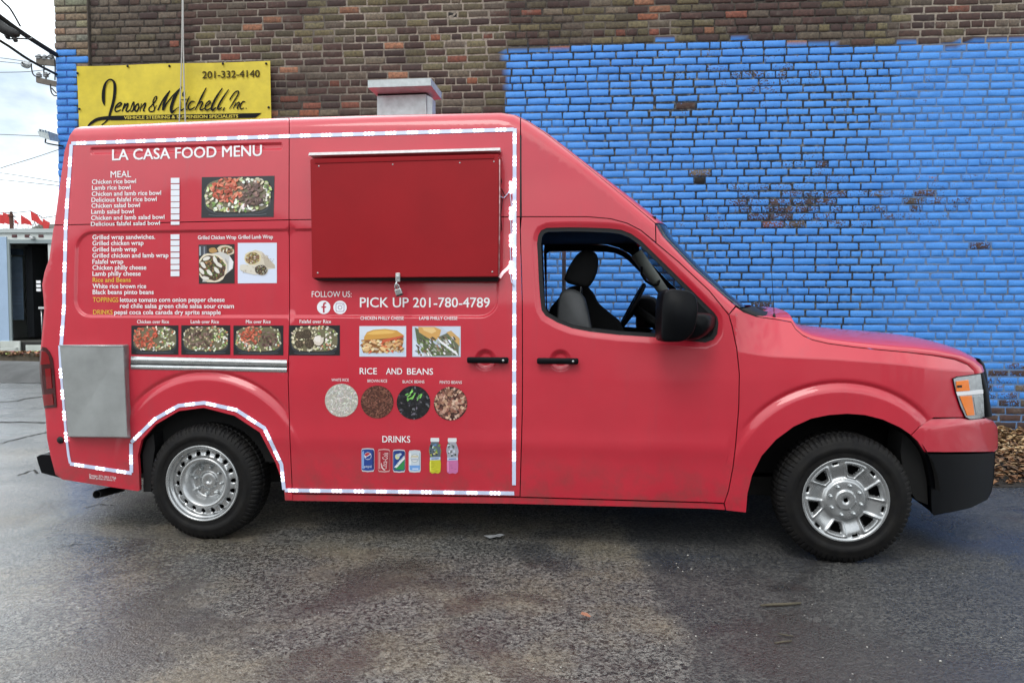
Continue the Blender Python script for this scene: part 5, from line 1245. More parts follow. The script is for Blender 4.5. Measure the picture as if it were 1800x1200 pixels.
def brick_mat():
    m = bpy.data.materials.new('painted_brick'); m.use_nodes = True; nt = m.node_tree; N = nt.nodes; L = nt.links; b = N['Principled BSDF']; b.inputs['Roughness'].default_value = .8
    t = N.new('ShaderNodeTexCoord'); a = N.new('ShaderNodeVertexColor'); a.layer_name = 'Col'; p = N.new('ShaderNodeVertexColor'); p.layer_name = 'Paint'
    sp = N.new('ShaderNodeSeparateColor'); L.new(p.outputs['Color'], sp.inputs[0])
    def noise(s, d=6, r=.65):
        n = N.new('ShaderNodeTexNoise'); n.inputs['Scale'].default_value = s; n.inputs['Detail'].default_value = d; n.inputs['Roughness'].default_value = r; L.new(t.outputs['Object'], n.inputs['Vector']); return n
    def mr(v, a0, a1, b0, b1):
        n = N.new('ShaderNodeMapRange'); n.inputs[1].default_value = a0; n.inputs[2].default_value = a1; n.inputs[3].default_value = b0; n.inputs[4].default_value = b1; L.new(v, n.inputs[0]); return n.outputs[0]
    def mth(op, x, y=None):
        n = N.new('ShaderNodeMath'); n.operation = op
        for i, q in enumerate((x, y)):
            if q is None: continue
            if isinstance(q, (int, float)): n.inputs[i].default_value = q
            else: L.new(q, n.inputs[i])
        return n.outputs[0]
    def mixc(f, c1, c2, bt='MIX'):
        n = N.new('ShaderNodeMixRGB'); n.blend_type = bt
        for i, q in ((0, f), (1, c1), (2, c2)):
            if isinstance(q, (int, float)): n.inputs[i].default_value = q
            elif isinstance(q, tuple): n.inputs[i].default_value = (*q, 1)
            else: L.new(q, n.inputs[i])
        return n.outputs[0]
    n0 = noise(62, 7, .7); n1 = noise(38); n2 = noise(9); n3 = noise(140, 4)
    bare = mixc(mr(n1.outputs['Fac'], .35, .7, 0, .75), a.outputs['Color'], (.025,.020,.018))
    bare = mixc(mr(n2.outputs['Fac'], .56, .72, 0, .5), bare, (.17,.155,.13))
    blue = mixc(sp.outputs[2], (.040,.225,.66), (.054,.27,.74))
    blue = mixc(mr(n2.outputs['Fac'], .40, .75, 0, .6), blue, (.085,.30,.76)); blue = mixc(mr(noise(1.4, 7).outputs['Fac'], .48, .70, 0, .45), blue, (.030,.17,.55)); blue = mixc(mr(n3.outputs['Fac'], .54, .70, 0, .6), blue, (.018,.06,.22)); blue = mixc(mr(noise(24, 7, .7).outputs['Fac'], .60, .70, 0, .6), blue, (.014,.035,.10))
    thr = mth('SUBTRACT', .78, mth('MULTIPLY', sp.outputs[1], .50))
    pm = N.new('ShaderNodeMath'); pm.operation = 'GREATER_THAN'; L.new(mth('ADD', mth('MULTIPLY', n0.outputs['Fac'], .6), mth('MULTIPLY', n2.outputs['Fac'], .4)), pm.inputs[0]); L.new(thr, pm.inputs[1])
    paint = mth('MULTIPLY', sp.outputs[0], mth('SUBTRACT', 1, pm.outputs[0]))
    L.new(mixc(paint, bare, blue), b.inputs['Base Color']); L.new(mr(paint, 0, 1, .88, .58), b.inputs['Roughness'])
    bp = N.new('ShaderNodeBump'); bp.inputs['Strength'].default_value = .55; bp.inputs['Distance'].default_value = .004; L.new(mth('ADD', n1.outputs['Fac'], mth('MULTIPLY', n3.outputs['Fac'], .5)), bp.inputs['Height']); L.new(bp.outputs[0], b.inputs['Normal'])
    return m
def mortar_mat():
    m = bpy.data.materials.new('mortar'); m.use_nodes = True; nt = m.node_tree; N = nt.nodes; L = nt.links; b = N['Principled BSDF']; b.inputs['Roughness'].default_value = .92
    t = N.new('ShaderNodeTexCoord'); p = N.new('ShaderNodeVertexColor'); p.layer_name = 'Paint'; sp = N.new('ShaderNodeSeparateColor'); L.new(p.outputs['Color'], sp.inputs[0])
    def noise(s, d=5):
        n = N.new('ShaderNodeTexNoise'); n.inputs['Scale'].default_value = s; n.inputs['Detail'].default_value = d; L.new(t.outputs['Object'], n.inputs['Vector']); return n.outputs['Fac']
    def ramp(v, a, c):
        r = N.new('ShaderNodeMapRange'); r.inputs[1].default_value = a; r.inputs[2].default_value = c; L.new(v, r.inputs[0]); return r.outputs[0]
    def mixc(f, c1, c2):
        n = N.new('ShaderNodeMixRGB')
        for i, q in ((0, f), (1, c1), (2, c2)):
            if isinstance(q, tuple): n.inputs[i].default_value = (*q, 1)
            elif isinstance(q, float): n.inputs[i].default_value = q
            else: L.new(q, n.inputs[i])
        return n.outputs[0]
    # how much pale pointing is left is stored per place in Paint.b ; Paint.g = how far paint reached into the joints
    mu = N.new('ShaderNodeMath'); mu.operation = 'ADD'; L.new(noise(1.3), mu.inputs[0]); L.new(sp.outputs[2], mu.inputs[1])
    f1 = ramp(mu.outputs[0], .66, .92)
    bare = mixc(f1, (.030,.025,.021), (.29,.25,.205)); bare = mixc(ramp(noise(30), .45, .75), bare, (.10,.085,.07))
    mu2 = N.new('ShaderNodeMath'); mu2.operation = 'ADD'; L.new(noise(2.2), mu2.inputs[0]); L.new(sp.outputs[1], mu2.inputs[1])
    pt = mixc(ramp(mu2.outputs[0], .75, 1.1), (.016,.022,.032), (.10,.20,.40)); pt = mixc(ramp(noise(26), .5, .7), pt, (.16,.17,.17))
    L.new(mixc(sp.outputs[0], bare, pt), b.inputs['Base Color'])
    bp = N.new('ShaderNodeBump'); bp.inputs['Strength'].default_value = .7; bp.inputs['Distance'].default_value = .006; L.new(noise(90), bp.inputs['Height']); L.new(bp.outputs[0], b.inputs['Normal'])
    return m
np_mesh('brick_wall', V, Fc, brick_mat(), bld, np.concatenate(bc), np.concatenate(bp_))
gx, gz = 133, 54; GX = np.linspace(.005, WLEN, gx); GZ = np.linspace(0, WH, gz); mv = []; mp_ = []
def light_joint(px, py):
    v = .18
    if px < 330: v = -.15
    elif px < 900: v = .34 if py < 240 else .2
    elif px < 1200: v = .12
    else: v = -.02+.5*sstep(1500, 1700, px)
    return v
for z in GZ:
    for x in GX:
        y = .0062+.004*smooth_noise(x, z, 1.2, 5); mv.append((x, y, z)); px, py = wall_px(x, z)
        deep = .22+.40*sstep(1480, 1640, px)-.25*math.exp(-((px-1350)/190)**2-((py-150)/70)**2)-.3*math.exp(-((px-1395)/110)**2-((py-372)/50)**2)+.25*sstep(1330, 1000, px)*sstep(150, 300, py)+.3*sstep(520, 650, py)
        mp_.append((is_blue(x, z), deep, light_joint(px, py), 1))
mf = np.array([(j*gx+i, j*gx+i+1, (j+1)*gx+i+1, (j+1)*gx+i) for j in range(gz-1) for i in range(gx-1)])
MM = mortar_mat()
np_mesh('mortar', np.array(mv), mf, MM, bld, None, np.array(mp_))
core = MB(); core.box(.012, WLEN-.02, .03, 7, 0, WH-.02); core.box(.008, .362, -.026, .03, 0, WH-.03)
core.build('building_core', mat('weathered_masonry', (.10,.085,.07), .9, var=.5, vscale=5, bump=.4, bscale=40), bld)
pn = MB()     # blue wash over the pier's joints
zt_b = WFR.hit(112, 101, -.03)[1]
pn.add([(.004, -.0265, .0), (.19, -.0265, 0), (.19, -.0265, zt_b), (.004, -.0265, zt_b)], [(0,1,2,3)]); pn.build('painted_pier', mat('blue_masonry_paint', (.03,.12,.45), .7, var=.4, vscale=30), bld)

# ---- banner
off = -.075
def wl(x, y, d=off): u, z = WFR.hit(x, y, d); return np.array([u, d, z])
bc4 = [(134,116.5),(474.5,107.5),(477,212),(138.5,226)]
c0 = wl(305, 226); bo = WFR.world(c0)
ban = empty('shop_banner', bo, WYAW); tag(ban, 'yellow banner with black script lettering and a phone number on the brick wall', 'banner')
def bl_(x, y, lift=0.0): p = wl(x, y, off-lift); return p-c0
bm_ = MB(); n = 20; m_ = 8
for j in range(m_+1):
    for i in range(n+1):
        u, v = i/n, j/m_; x = (bc4[0][0]*(1-u)+bc4[1][0]*u)*(1-v)+(bc4[3][0]*(1-u)+bc4[2][0]*u)*v; y = (bc4[0][1]*(1-u)+bc4[1][1]*u)*(1-v)+(bc4[3][1]*(1-u)+bc4[2][1]*u)*v+ (.5*math.sin(u*11) if j == 0 else 0)
        p = bl_(x, y); p[1] += .004*math.sin(u*9+v*3)+.004; bm_.v.append(tuple(p)); bm_.c.append((1, 1, 1))
for j in range(m_):
    for i in range(n): a = j*(n+1)+i; bm_.f.append((a, a+n+1, a+n+2, a+1)); bm_.sm.append(True); bm_.mi.append(0)
bm_.build('banner_sheet', mat('yellow_banner_vinyl', (.70,.56,.035), .5, var=.28, vscale=4.5, bump=.2, bscale=5, bdist=.01), ban)
M['ink'] = mat('black_ink', (.006,.007,.009), .7, spec=.15); M['ink_brown'] = mat('dark_olive_ink', (.05,.036,.006), .7, spec=.2); M['yellow_ink'] = mat('yellow_ink', (.62,.50,.05), .5)
def cat(P, k=6):
    P = [np.array(p, float) for p in P]; out = []
    for i in range(len(P)-1):
        a, b, c, d = P[max(i-1, 0)], P[i], P[i+1], P[min(i+2, len(P)-1)]
        for j in range(k): t = j/k; out.append(.5*((2*b)+(-a+c)*t+(2*a-5*b+4*c-d)*t*t+(-a+3*b-3*c+d)*t**3))
    out.append(P[-1]); return out
lay = [0]
def stroke(mb, pts, ox):
    """pts (x,y,width) in tenths of a photo pixel"""
    lay[0] += 1
    C = cat(pts); vs = []
    for i, p in enumerate(C):
        t = C[min(i+1, len(C)-1)][:2]-C[max(i-1, 0)][:2]; t /= np.linalg.norm(t)+1e-9; nn = np.array([-t[1], t[0]]); w = max(2, p[2])/2
        for s in (1, -1): q = p[:2]+nn*w*s; vs.append(bl_(ox+q[0]/10, 105+q[1]/10, .004+lay[0]*4e-5))
    mb.add(vs, [(2*i, 2*i+1, 2*i+3, 2*i+2) for i in range(len(C)-1)])
sc = MB()
A_, B_ = 150, 300
stroke(sc, [(338,815,4),(322,740,48),(315,640,60),(325,520,52),(358,410,36),(420,352,26),(470,358,30),(505,400,42),(518,470,52),(515,580,54),(500,700,52),(470,820,48),(435,940,44),(410,1030,36),(360,1090,26),(285,1150,20)], A_)
def w_(P, w): return [(*p, w*(.55 if i in (0, len(P)-1) else 1)) for i, p in enumerate(P)]
for P, w in [([(520,850),(600,815),(635,775),(605,757),(545,810),(520,880),(550,912),(625,880)],27),([(645,912),(690,790),(700,765)],32),([(665,870),(735,775),(748,800),(715,890),(745,912),(795,870)],28),
    ([(790,875),(845,745),(852,830),(830,900),(790,908)],26),([(935,765),(885,815),(870,885),(905,905),(940,835),(925,765)],30),([(960,912),(985,770)],28),([(970,860),(1045,768),(1055,800),(1020,890),(1050,905)],28),
    ([(1240,640),(1205,690),(1190,760),(1215,860),(1190,908),(1130,908),(1118,860),(1170,800),(1230,730),(1255,660),(1238,640)],22),([(1212,885),(1250,800)],20)]: stroke(sc, w_(P, w), A_)
stroke(sc, [(1275,890,30),(1330,770,26),(1400,650,22),(1485,545,16)], A_); stroke(sc, [(1490,545,10),(1430,640,42),(1385,760,46),(1365,890,44)], A_)
stroke(sc, [(1370,880,30),(1430,770,24),(1530,640,22),(1690,480,14)], A_); stroke(sc, [(1700,475,10),(1610,580,48),(1545,720,56),(1508,850,54),(1520,925,44),(1580,880,22),(1645,835,10)], A_)
for P, w in [([(180,740),(165,860),(190,890),(245,850)],28),([(330,645),(275,780),(250,865),(300,872)],28),([(168,706),(255,700),(335,690)],16),([(425,745),(365,738),(310,815),(320,872),(370,870),(430,830)],28),
    ([(625,495),(545,650),(430,885)],34),([(470,800),(535,742),(560,770),(515,860),(545,882),(615,840)],28),([(610,830),(690,762),(680,728),(620,785),(608,865),(650,884),(725,830)],27),([(910,500),(790,680),(718,845),(740,884),(800,840)],38),
    ([(1020,525),(900,700),(828,840),(850,872),(900,838)],32),([(945,838),(938,862),(915,900)],26),([(1042,720),(1052,680),(1130,575),(1185,555),(1190,600),(1120,720),(1030,865)],24),([(1095,862),(1150,750)],26),([(1112,830),(1190,752),(1208,775),(1168,850),(1195,866)],24),
    ([(1312,748),(1270,738),(1220,815),(1235,866),(1290,848)],24),([(1318,855),(1335,855)],32),([(215,650),(222,600),(245,560)],44)]: stroke(sc, w_(P, w), B_)
lay[0] += 1
sc.add([bl_(x, y, .004+lay[0]*4e-5) for x, y in [(195,203.8),(230,203),(300,201.6),(380,200.3),(460,198.8),(455,203),(449,207.3),(380,208.4),(300,209.7),(230,211),(195,211.6)]], [tuple(range(10, -1, -1))])
stroke(sc, [(45,1172,30),(110,1108,46),(210,1050,56),(330,1028,62),(460,1026,74)], A_)
sc.build('script_lettering', M['ink'], ban, recalc=False)
tms = text_mesh([('201-332-4140', .022), ('VEHICLE STEERING & SUSPENSION SPECIALISTS', .012)])
for (v, f), (x0, b0, x1, b1, cap, mm, lf) in zip(tms, ((355.8,138,456.3,135.4,12,'ink_brown',.004),(218,209.5,418.5,206.9,5.2,'yellow_ink',.009))):
    mb = MB()
    for i, (e1_, e2_) in enumerate(((-1, -.6), (1, -.6), (-1, .6), (1, .6))): mb.add([bl_(x0+(x1-x0)*a+e1_*cap*.03, b0+(b1-b0)*a-b*cap+e2_*cap*.03, lf+i*1e-4) for a, b in v], f)
    mb.build('banner_lettering', M[mm], ban, recalc=False)
for x, y in ((136.5,129),(224.5,116.7),(298,116.3),(392,112.5),(468,112.2),(472.5,189),(140,192)):
    s_ = MB(); s_.lathe([(0,-.012),(.008,-.011),(.012,-.006),(.012,.0)], 12); o = s_.build('screw', M['trim'], ban); o.location = tuple(bl_(x, y, .004))
# ---- pale cables hanging down in front of the banner
for i, (xa, xb, r, lb) in enumerate(((320.6, 314.8, .006, 'thin pale cable hanging in front of the banner, the left one of two'), (321.8, 326.2, .007, 'thin pale cable hanging in front of the banner, the right one of two'))):
    P = [WFR.world(wl(xa+(xb-xa)*(y+30)/255-(1.5*math.sin((y+30)/255*PI)*(1 if i else -1)), y, -.16)) for y in range(-30, 260, 20)]
    o = MB(); o.tube(P, r, 6); ob = o.build('hanging_cable', mat('pale_cable', (.42,.42,.40), .5), None, tuple(P[-1])); tag(ob, lb, 'cable', 'pale cables hanging down the wall')
# ---- floodlight on the corner
fl_o = WFR.world((-.02, -.10, WFR.hit(100, 243, -.1)[1]))
fl = empty('floodlight', fl_o, WYAW); tag(fl, 'small grey floodlight on a bracket at the brick corner', 'floodlight')
fm = MB(); s = 8.1/FPX
P = [(-16,12),(-10,10.5),(9,2),(5,-9),(-10,-5)]
def fp(x, y, d): return (x*s, d, y*s)
pf = [(-13,9),(6,4),(9,-7),(-9,-1)]
vs = [fp(x, y, -.10) for x, y in pf]+[fp(x-2, y+3, .10) for x, y in pf]; fm.add(vs, [(3,2,1,0),(4,5,6,7),(0,1,5,4),(1,2,6,5),(2,3,7,6),(3,0,4,7)])
for k in range(4): 
    t = k/4+.1; a = np.array(fp(-13+19*t-1, 9-5*t+1.2, 0)); fm.box(a[0]-.004, a[0]+.004, -.08, .08, a[2]-.005, a[2]+.02)
fm.build('lamp_housing', M['galv'], fl)
ff = MB(); ff.add([fp(-8.5,-1.6,-.085), fp(8.4,-7.2,-.085), fp(7.4,-6,.085), fp(-9.6,-.6,.085)], [(0,1,2,3)]); ff.build('lamp_glass', M['lamp_clear'], fl)
fb_ = MB(); fb_.tube([fp(-10,0,0), fp(-11,-7,0), fp(-6,-9,0), fp(4,-11,.0), fp(16,-12,.05)], .008, 6); fb_.tube([fp(-11,10,0), fp(-10,14,0)], .006, 6); fb_.build('bracket', M['trim'], fl)

# ================================================================== GROUND
def ground_mat():
    m = bpy.data.materials.new('worn_asphalt'); m.use_nodes = True; nt = m.node_tree; N = nt.nodes; L = nt.links; b = N['Principled BSDF']
    t = N.new('ShaderNodeTexCoord')
    def noise(s, d=6, r=.6, vec=None, dist=0):
        n = N.new('ShaderNodeTexNoise'); n.inputs['Scale'].default_value = s; n.inputs['Detail'].default_value = d; n.inputs['Roughness'].default_value = r; n.inputs['Distortion'].default_value = dist; L.new(vec or t.outputs['Object'], n.inputs['Vector']); return n.outputs['Fac']
    def mr(v, a, c, lo=0.0, hi=1.0):
        n = N.new('ShaderNodeMapRange'); n.inputs[1].default_value = a; n.inputs[2].default_value = c; n.inputs[3].default_value = lo; n.inputs[4].default_value = hi; L.new(v, n.inputs[0]); return n.outputs[0]
    def mth(op, x, y):
        n = N.new('ShaderNodeMath'); n.operation = op
        for i, q in enumerate((x, y)):
            if isinstance(q, (int, float)): n.inputs[i].default_value = q
            else: L.new(q, n.inputs[i])
        return n.outputs[0]
    def mixc(f, c1, c2):
        n = N.new('ShaderNodeMixRGB')
        for i, q in ((0, f), (1, c1), (2, c2)):
            if isinstance(q, tuple): n.inputs[i].default_value = (*q, 1)
            elif isinstance(q, float): n.inputs[i].default_value = q
            else: L.new(q, n.inputs[i])
        return n.outputs[0]
    sep = N.new('ShaderNodeSeparateXYZ'); L.new(t.outputs['Object'], sep.inputs[0]); X, Y = sep.outputs[0], sep.outputs[1]
    vor = N.new('ShaderNodeTexVoronoi'); vor.inputs['Scale'].default_value = 95; vor.inputs['Randomness'].default_value = 1; L.new(t.outputs['Object'], vor.inputs['Vector'])
    vcol = N.new('ShaderNodeSeparateColor'); L.new(vor.outputs['Color'], vcol.inputs[0])
    worm = noise(46, 6, .68, None, .8); fine = noise(260, 3, .6); mid = noise(9, 6, .65); big = noise(.55, 5, .6); bigB = noise(1.3, 6, .62); 
    # aggregate
    base = mixc(mr(worm, .44, .575), (.006,.0065,.007), (.23,.22,.20)); base = mixc(mr(vcol.outputs[0], .72, 1.0, 0, .55), base, (.28,.27,.25))
    base = mixc(mr(mid, .44, .62, 0, .42), base, (.050,.048,.046))
    grit = N.new('ShaderNodeTexVoronoi'); grit.inputs['Scale'].default_value = 34; L.new(t.outputs['Object'], grit.inputs['Vector']); gs = N.new('ShaderNodeSeparateColor'); L.new(grit.outputs['Color'], gs.inputs[0])
    gm = mth('MULTIPLY', mr(grit.outputs['Distance'], .16, .12), mr(gs.outputs[0], .93, .94))
    # silt: pale brown drifts over the old asphalt (left of the join), blue-black newer mat to the right
    edge_n = mth('ADD', X, mth('MULTIPLY', mth('SUBTRACT', noise(4.5, 6), .5), .30))
    seam = mr(mth('SUBTRACT', edge_n, mth('MULTIPLY', mth('SUBTRACT', Y, 3.2), .02)), .66, .76)
    left = mth('SUBTRACT', 1.0, seam)
    silt = mth('MULTIPLY', mr(bigB, .44, .62), mr(worm, .30, .60, .25, 1.0))
    base = mixc(mth('MULTIPLY', silt, mth('MULTIPLY', left, .62)), base, (.25,.205,.135))
    base = mixc(mth('MULTIPLY', seam, .62), base, (.029,.030,.033))
    # damp reddish-black stains
    damp = mr(noise(1.05, 7, .62, None, .6), .50, .60); base = mixc(mth('MULTIPLY', damp, .60), base, (.020,.018,.017)); st = noise(1.9, 5, .6); base = mixc(mr(st, .60, .70, 0, .45), base, (.034,.015,.013)); st2 = noise(6.5, 4, .6); base = mixc(mr(st2, .68, .78, 0, .55), base, (.018,.013,.012))
    far = mr(mth('ADD', Y, mth('MULTIPLY', X, .10)), 7.05, 7.25)
    fs = N.new('ShaderNodeMapping'); fs.inputs['Scale'].default_value = (.35, 1.6, 1); L.new(t.outputs['Object'], fs.inputs['Vector'])
    farc = mixc(mr(noise(1.1, 7, .65, fs.outputs[0]), .35, .65), (.05,.052,.055), (.13,.135,.135)); farc = mixc(mr(worm, .4, .7, 0, .35), farc, (.03,.03,.03))
    base = mixc(far, base, farc)
    base = mixc(gm, base, (.42,.40,.36))
    L.new(base, b.inputs['Base Color'])
    wet = mr(noise(1.1, 5, .6, None, .4), .38, .66)
    L.new(mr(mth('ADD', mth('MULTIPLY', wet, .6), mth('MULTIPLY', mid, .4)), .25, .75, .26, .62), b.inputs['Roughness'])
    b.inputs['Specular IOR Level'].default_value = .55
    hgt = mth('ADD', mth('MULTIPLY', worm, 1.0), mth('ADD', mth('MULTIPLY', vor.outputs['Distance'], -.5), mth('MULTIPLY', fine, .25)))
    bp = N.new('ShaderNodeBump'); bp.inputs['Strength'].default_value = 1.0; bp.inputs['Distance'].default_value = .012; L.new(hgt, bp.inputs['Height'])
    bp2 = N.new('ShaderNodeBump'); bp2.inputs['Strength'].default_value = .35; bp2.inputs['Distance'].default_value = .06; L.new(bigB, bp2.inputs['Height']); L.new(bp2.outputs[0], bp.inputs['Normal'])
    L.new(bp.outputs[0], b.inputs['Normal'])
    # thin film of rain water, deepest at the left
    film = mth('MULTIPLY', mr(mth('ADD', X, mth('MULTIPLY', mth('SUBTRACT', bigB, .5), 1.6)), -.2, -1.8), mr(big, .32, .55, .35, 1.0))
    film = mth('MAXIMUM', film, mth('MULTIPLY', damp, .75))
    dry = mth('MULTIPLY', mr(mth('ADD', Y, mth('MULTIPLY', X, .115)), 4.25, 4.6, 0, 1), mth('MULTIPLY', mr(X, -3.1, -2.6, 0, 1), mr(X, 2.9, 2.4, 0, 1)))
    film = mth('MULTIPLY', film, mth('SUBTRACT', 1.0, dry)); L.new(film, b.inputs['Coat Weight'])
    rsrc = b.inputs['Roughness'].links[0].from_socket; L.new(mth('MAXIMUM', mth('MULTIPLY', rsrc, mth('SUBTRACT', 1.0, mth('MULTIPLY', film, .55))), mth('MULTIPLY', dry, .85)), b.inputs['Roughness']); b.inputs['Coat Roughness'].default_value = .09
    bp3 = N.new('ShaderNodeBump'); bp3.inputs['Strength'].default_value = .6; bp3.inputs['Distance'].default_value = .009; L.new(worm, bp3.inputs['Height']); L.new(bp3.outputs[0], b.inputs['Coat Normal'])
    return m
GM = ground_mat()
g = MB(); g.add([(-400,-400,0),(400,-400,0),(400,400,0),(-400,400,0)], [(0,1,2,3)]); go = g.build('asphalt_ground', GM); tag(go, kind='structure')
# cracks in the far asphalt
ck = MB()
def ribbon(mb, px, w, z=.004):
    P = [at_ground(*p) for p in px]
    P = [np.array(p) for p in P]; vs = []
    for i, p in enumerate(P):
        t = P[min(i+1, len(P)-1)]-P[max(i-1, 0)]; t /= np.linalg.norm(t); nn = np.array([-t[1], t[0], 0]); ww = w*random.uniform(.4, 1.2)
        vs += [p+nn*ww/2+(0, 0, z), p-nn*ww/2+(0, 0, z)]
    mb.add(vs, [(2*i, 2*i+1, 2*i+3, 2*i+2) for i in range(len(P)-1)])
def wig(px, a): 
    o = dense(px, 6, False); return [(x, y+random.uniform(-a, a)) for x, y in o]
ribbon(ck, wig([(-60,748),(0,742),(40,742),(80,743),(200,735)], .5), .07); ribbon(ck, wig([(-60,706),(0,706),(30,705),(48,700),(140,690)], .4), .08); ribbon(ck, wig([(-60,790),(0,779.5),(40,769),(80,760),(160,740)], .8), .035)
ribbon(ck, wig([(30,836),(50,829),(60,826),(66,831)], 1), .02); ribbon(ck, wig([(150,893),(175,886),(200,889)], 1), .014); ribbon(ck, wig([(100,965),(130,957),(160,955)], 1), .012)
tag(ck.build('crack', mat('crack_dirt', (.012,.012,.012), .95)), kind='structure')
# asphalt berm before the trailer and white line
bm2 = MB(); vs = []; n = 12; xs_ = np.linspace(-24, -8.0, 30)
for x in xs_:
    for j in range(n+1):
        y = 14.4+2.3*j/n+.25*math.sin(x*.9); f = j/n; h = .31*math.sin(PI*min(1, f*1.0))**.8*sstep(-8.0, -9.0, x) if f < 1 else 0
        vs.append((x, y, h+.004))
bm2.add(vs, [(i*(n+1)+j, (i+1)*(n+1)+j, (i+1)*(n+1)+j+1, i*(n+1)+j+1) for i in range(29) for j in range(n)], None, True)
tag(bm2.build('asphalt_berm', mat('old_asphalt', (.075,.076,.076), .8, var=.6, vscale=2.5, bump=.4, bscale=30, bdist=.01)), kind='structure')  # asphalt colour darkened to stand in for the berm's shaded side
wln = MB(); ribbon(wln, dense([(-120,642),(0,637.5),(40,634),(75,632.5)], 20, False), .10, .36); wln_o = wln.build('painted_line', M['white_vinyl']); tag(wln_o, kind='structure')

# ---- leaf bank at the foot of the wall
vs = []; nx_, ny_ = 60, 14
def bank_h(x, t): return .23*(t**1.3)*(.85+.3*mnoise.noise(Vector((x*1.3, t*2, 4))))+.02*mnoise.noise(Vector((x*6, t*6, 1)))*t
for i in range(nx_+1):
    x = 3.2+9.9*i/nx_
    for j in range(ny_+1):
        t = j/ny_; yl = -1.55*(1-t)+.02
        vs.append((x, yl+.05*mnoise.noise(Vector((x*2, 0, 9)))*(1-t), max(0, bank_h(x, t))+.003))
sb_ = MB(); sb_.add(vs, [(i*(ny_+1)+j, (i+1)*(ny_+1)+j, (i+1)*(ny_+1)+j+1, i*(ny_+1)+j+1) for i in range(nx_) for j in range(ny_)], None, True)
soil = sb_.build('soil_bank', mat('dark_soil', (.035,.026,.018), .95, var=.6, vscale=14, bump=.8, bscale=50, bdist=.012)); soil.location = WFR.o; soil.rotation_euler = (0, 0, WYAW); tag(soil, kind='structure')
lf = MB(); LP = [(.36,.22,.10),(.42,.28,.14),(.26,.13,.06),(.16,.085,.045),(.48,.36,.22),(.10,.06,.035),(.30,.20,.11)]
for k in range(8500):
    t = random.random()**.75; x = random.uniform(8.2, 12.2); dens = t
    if t < .45 and random.random() < .30: continue
    y = -1.5*(1-t)+random.uniform(-.03, .03); y = min(y, -.02); z = max(0, bank_h(x, 1+y/1.55))+random.uniform(.006, .03+.03*t)
    s = random.uniform(.018, .045); q = random.uniform(0, 2*PI); c, sn = math.cos(q), math.sin(q); tilt = random.uniform(-.7, .7); curl = random.uniform(.1, .6)
    pts = []
    for a, b in ((-1, 0), (-.3, -.5), (.4, -.42), (1.1, 0), (.4, .42), (-.3, .5), (0, 0)):
        zz = abs(b)*curl*2+tilt*a*.5; pts.append((x+s*(a*c-b*sn), y+s*(a*sn+b*c), z+s*zz))
    col = random.choice(LP if t > .5 else LP[2:4]+LP[5:]); kk = random.uniform(.7, 1.25)
    lf.add(pts, [(0,1,6),(1,2,6),(2,3,6),(3,4,6),(4,5,6),(5,0,6)], tuple(v*kk for v in col))
lfo = lf.build('leaf_litter', mat('dry_leaves', attr=True, rough=.8), recalc=False); lfo.location = WFR.o; lfo.rotation_euler = (0, 0, WYAW); tag(lfo, kind='stuff')
# ---- twigs, leaf scraps and pebbles lying on the asphalt
tw_m = mat('dead_twig', (.10,.085,.055), .85, var=.4, vscale=60)
for px, r, lb in (([(1337,1067),(1358,1065),(1380,1064.5),(1408,1063)], .007, 'thick pale twig lying alone on the asphalt before the front wheel'), ([(1362,1133),(1376,1130),(1391,1128)], .004, 'thin twig lying nearest the camera, below the thick twig'), ([(1367,1115),(1380,1118),(1394,1119)], .003, 'faint hair-thin twig between the thick twig and the thin one')):
    P = [at_ground(*p)+(0, 0, r+.003) for p in px]; P = [p+np.array([0, random.uniform(-.004, .004), 0]) for p in P]
    o = MB(); o.tube(P, [r*.6]+[r]*(len(P)-2)+[r*.8], 7); tag(o.build('twig', tw_m, None, tuple(P[0])), lb, 'twig', 'twigs on the asphalt')
lm_ = MB(); c = at_ground(1028, 1088); pts = [(-.028,.004,.004),(-.022,-.022,.03),(.02,-.012,.012),(.03,.006,.008),(.012,.016,.02),(-.012,.014,.026)]
lm_.add(pts, [(0,1,2,3,4,5)]); lo_ = lm_.build('dry_leaf', mat('rust_leaf', (.34,.15,.09), .8), recalc=False); lo_.location = tuple(c+(0, 0, .004)); tag(lo_, 'curled rust brown leaf on the asphalt in front of the truck', 'leaf')
cr_ = MB(); c = at_ground(868, 947); 
for k in range(9): q = k*.7; cr_.v.append((.07*math.cos(q)*random.uniform(.5, 1.2), .05*math.sin(q)*random.uniform(.5, 1.2), random.uniform(.004, .03))); cr_.c.append((1, 1, 1))
for k in range(1, 8): cr_.f.append((0, k, k+1)); cr_.sm.append(False); cr_.mi.append(0)
cw_ = cr_.build('plastic_scrap', mat('grey_plastic_film', (.34,.35,.36), .35), recalc=False); cw_.location = tuple(c+(0, 0, .003)); tag(cw_, 'crumpled grey plastic scrap on the asphalt under the truck sill', 'litter')
pb_m = mat('pale_stone', (.50,.48,.44), .8, var=.3, vscale=120)
def pebble(px, py, r):
    bm = bmesh.new(); bmesh.ops.create_icosphere(bm, subdivisions=2, radius=1)
    for v in bm.verts: v.co *= 1+.22*mnoise.noise(v.co*1.6+Vector((px, py, 0)))
    mb = MB(); bm.verts.index_update(); mb.add([(v.co.x*r, v.co.y*r*.9, v.co.z*r*.6) for v in bm.verts], [[v.index for v in f.verts] for f in bm.faces], None, True); bm.free()
    o = mb.build('pebble', pb_m); o.location = tuple(at_ground(px, py)+(0, 0, r*.45)); tag(o, 'tiny pale pebble lying loose on the asphalt', 'pebble', 'pale pebbles scattered on the asphalt'); return o
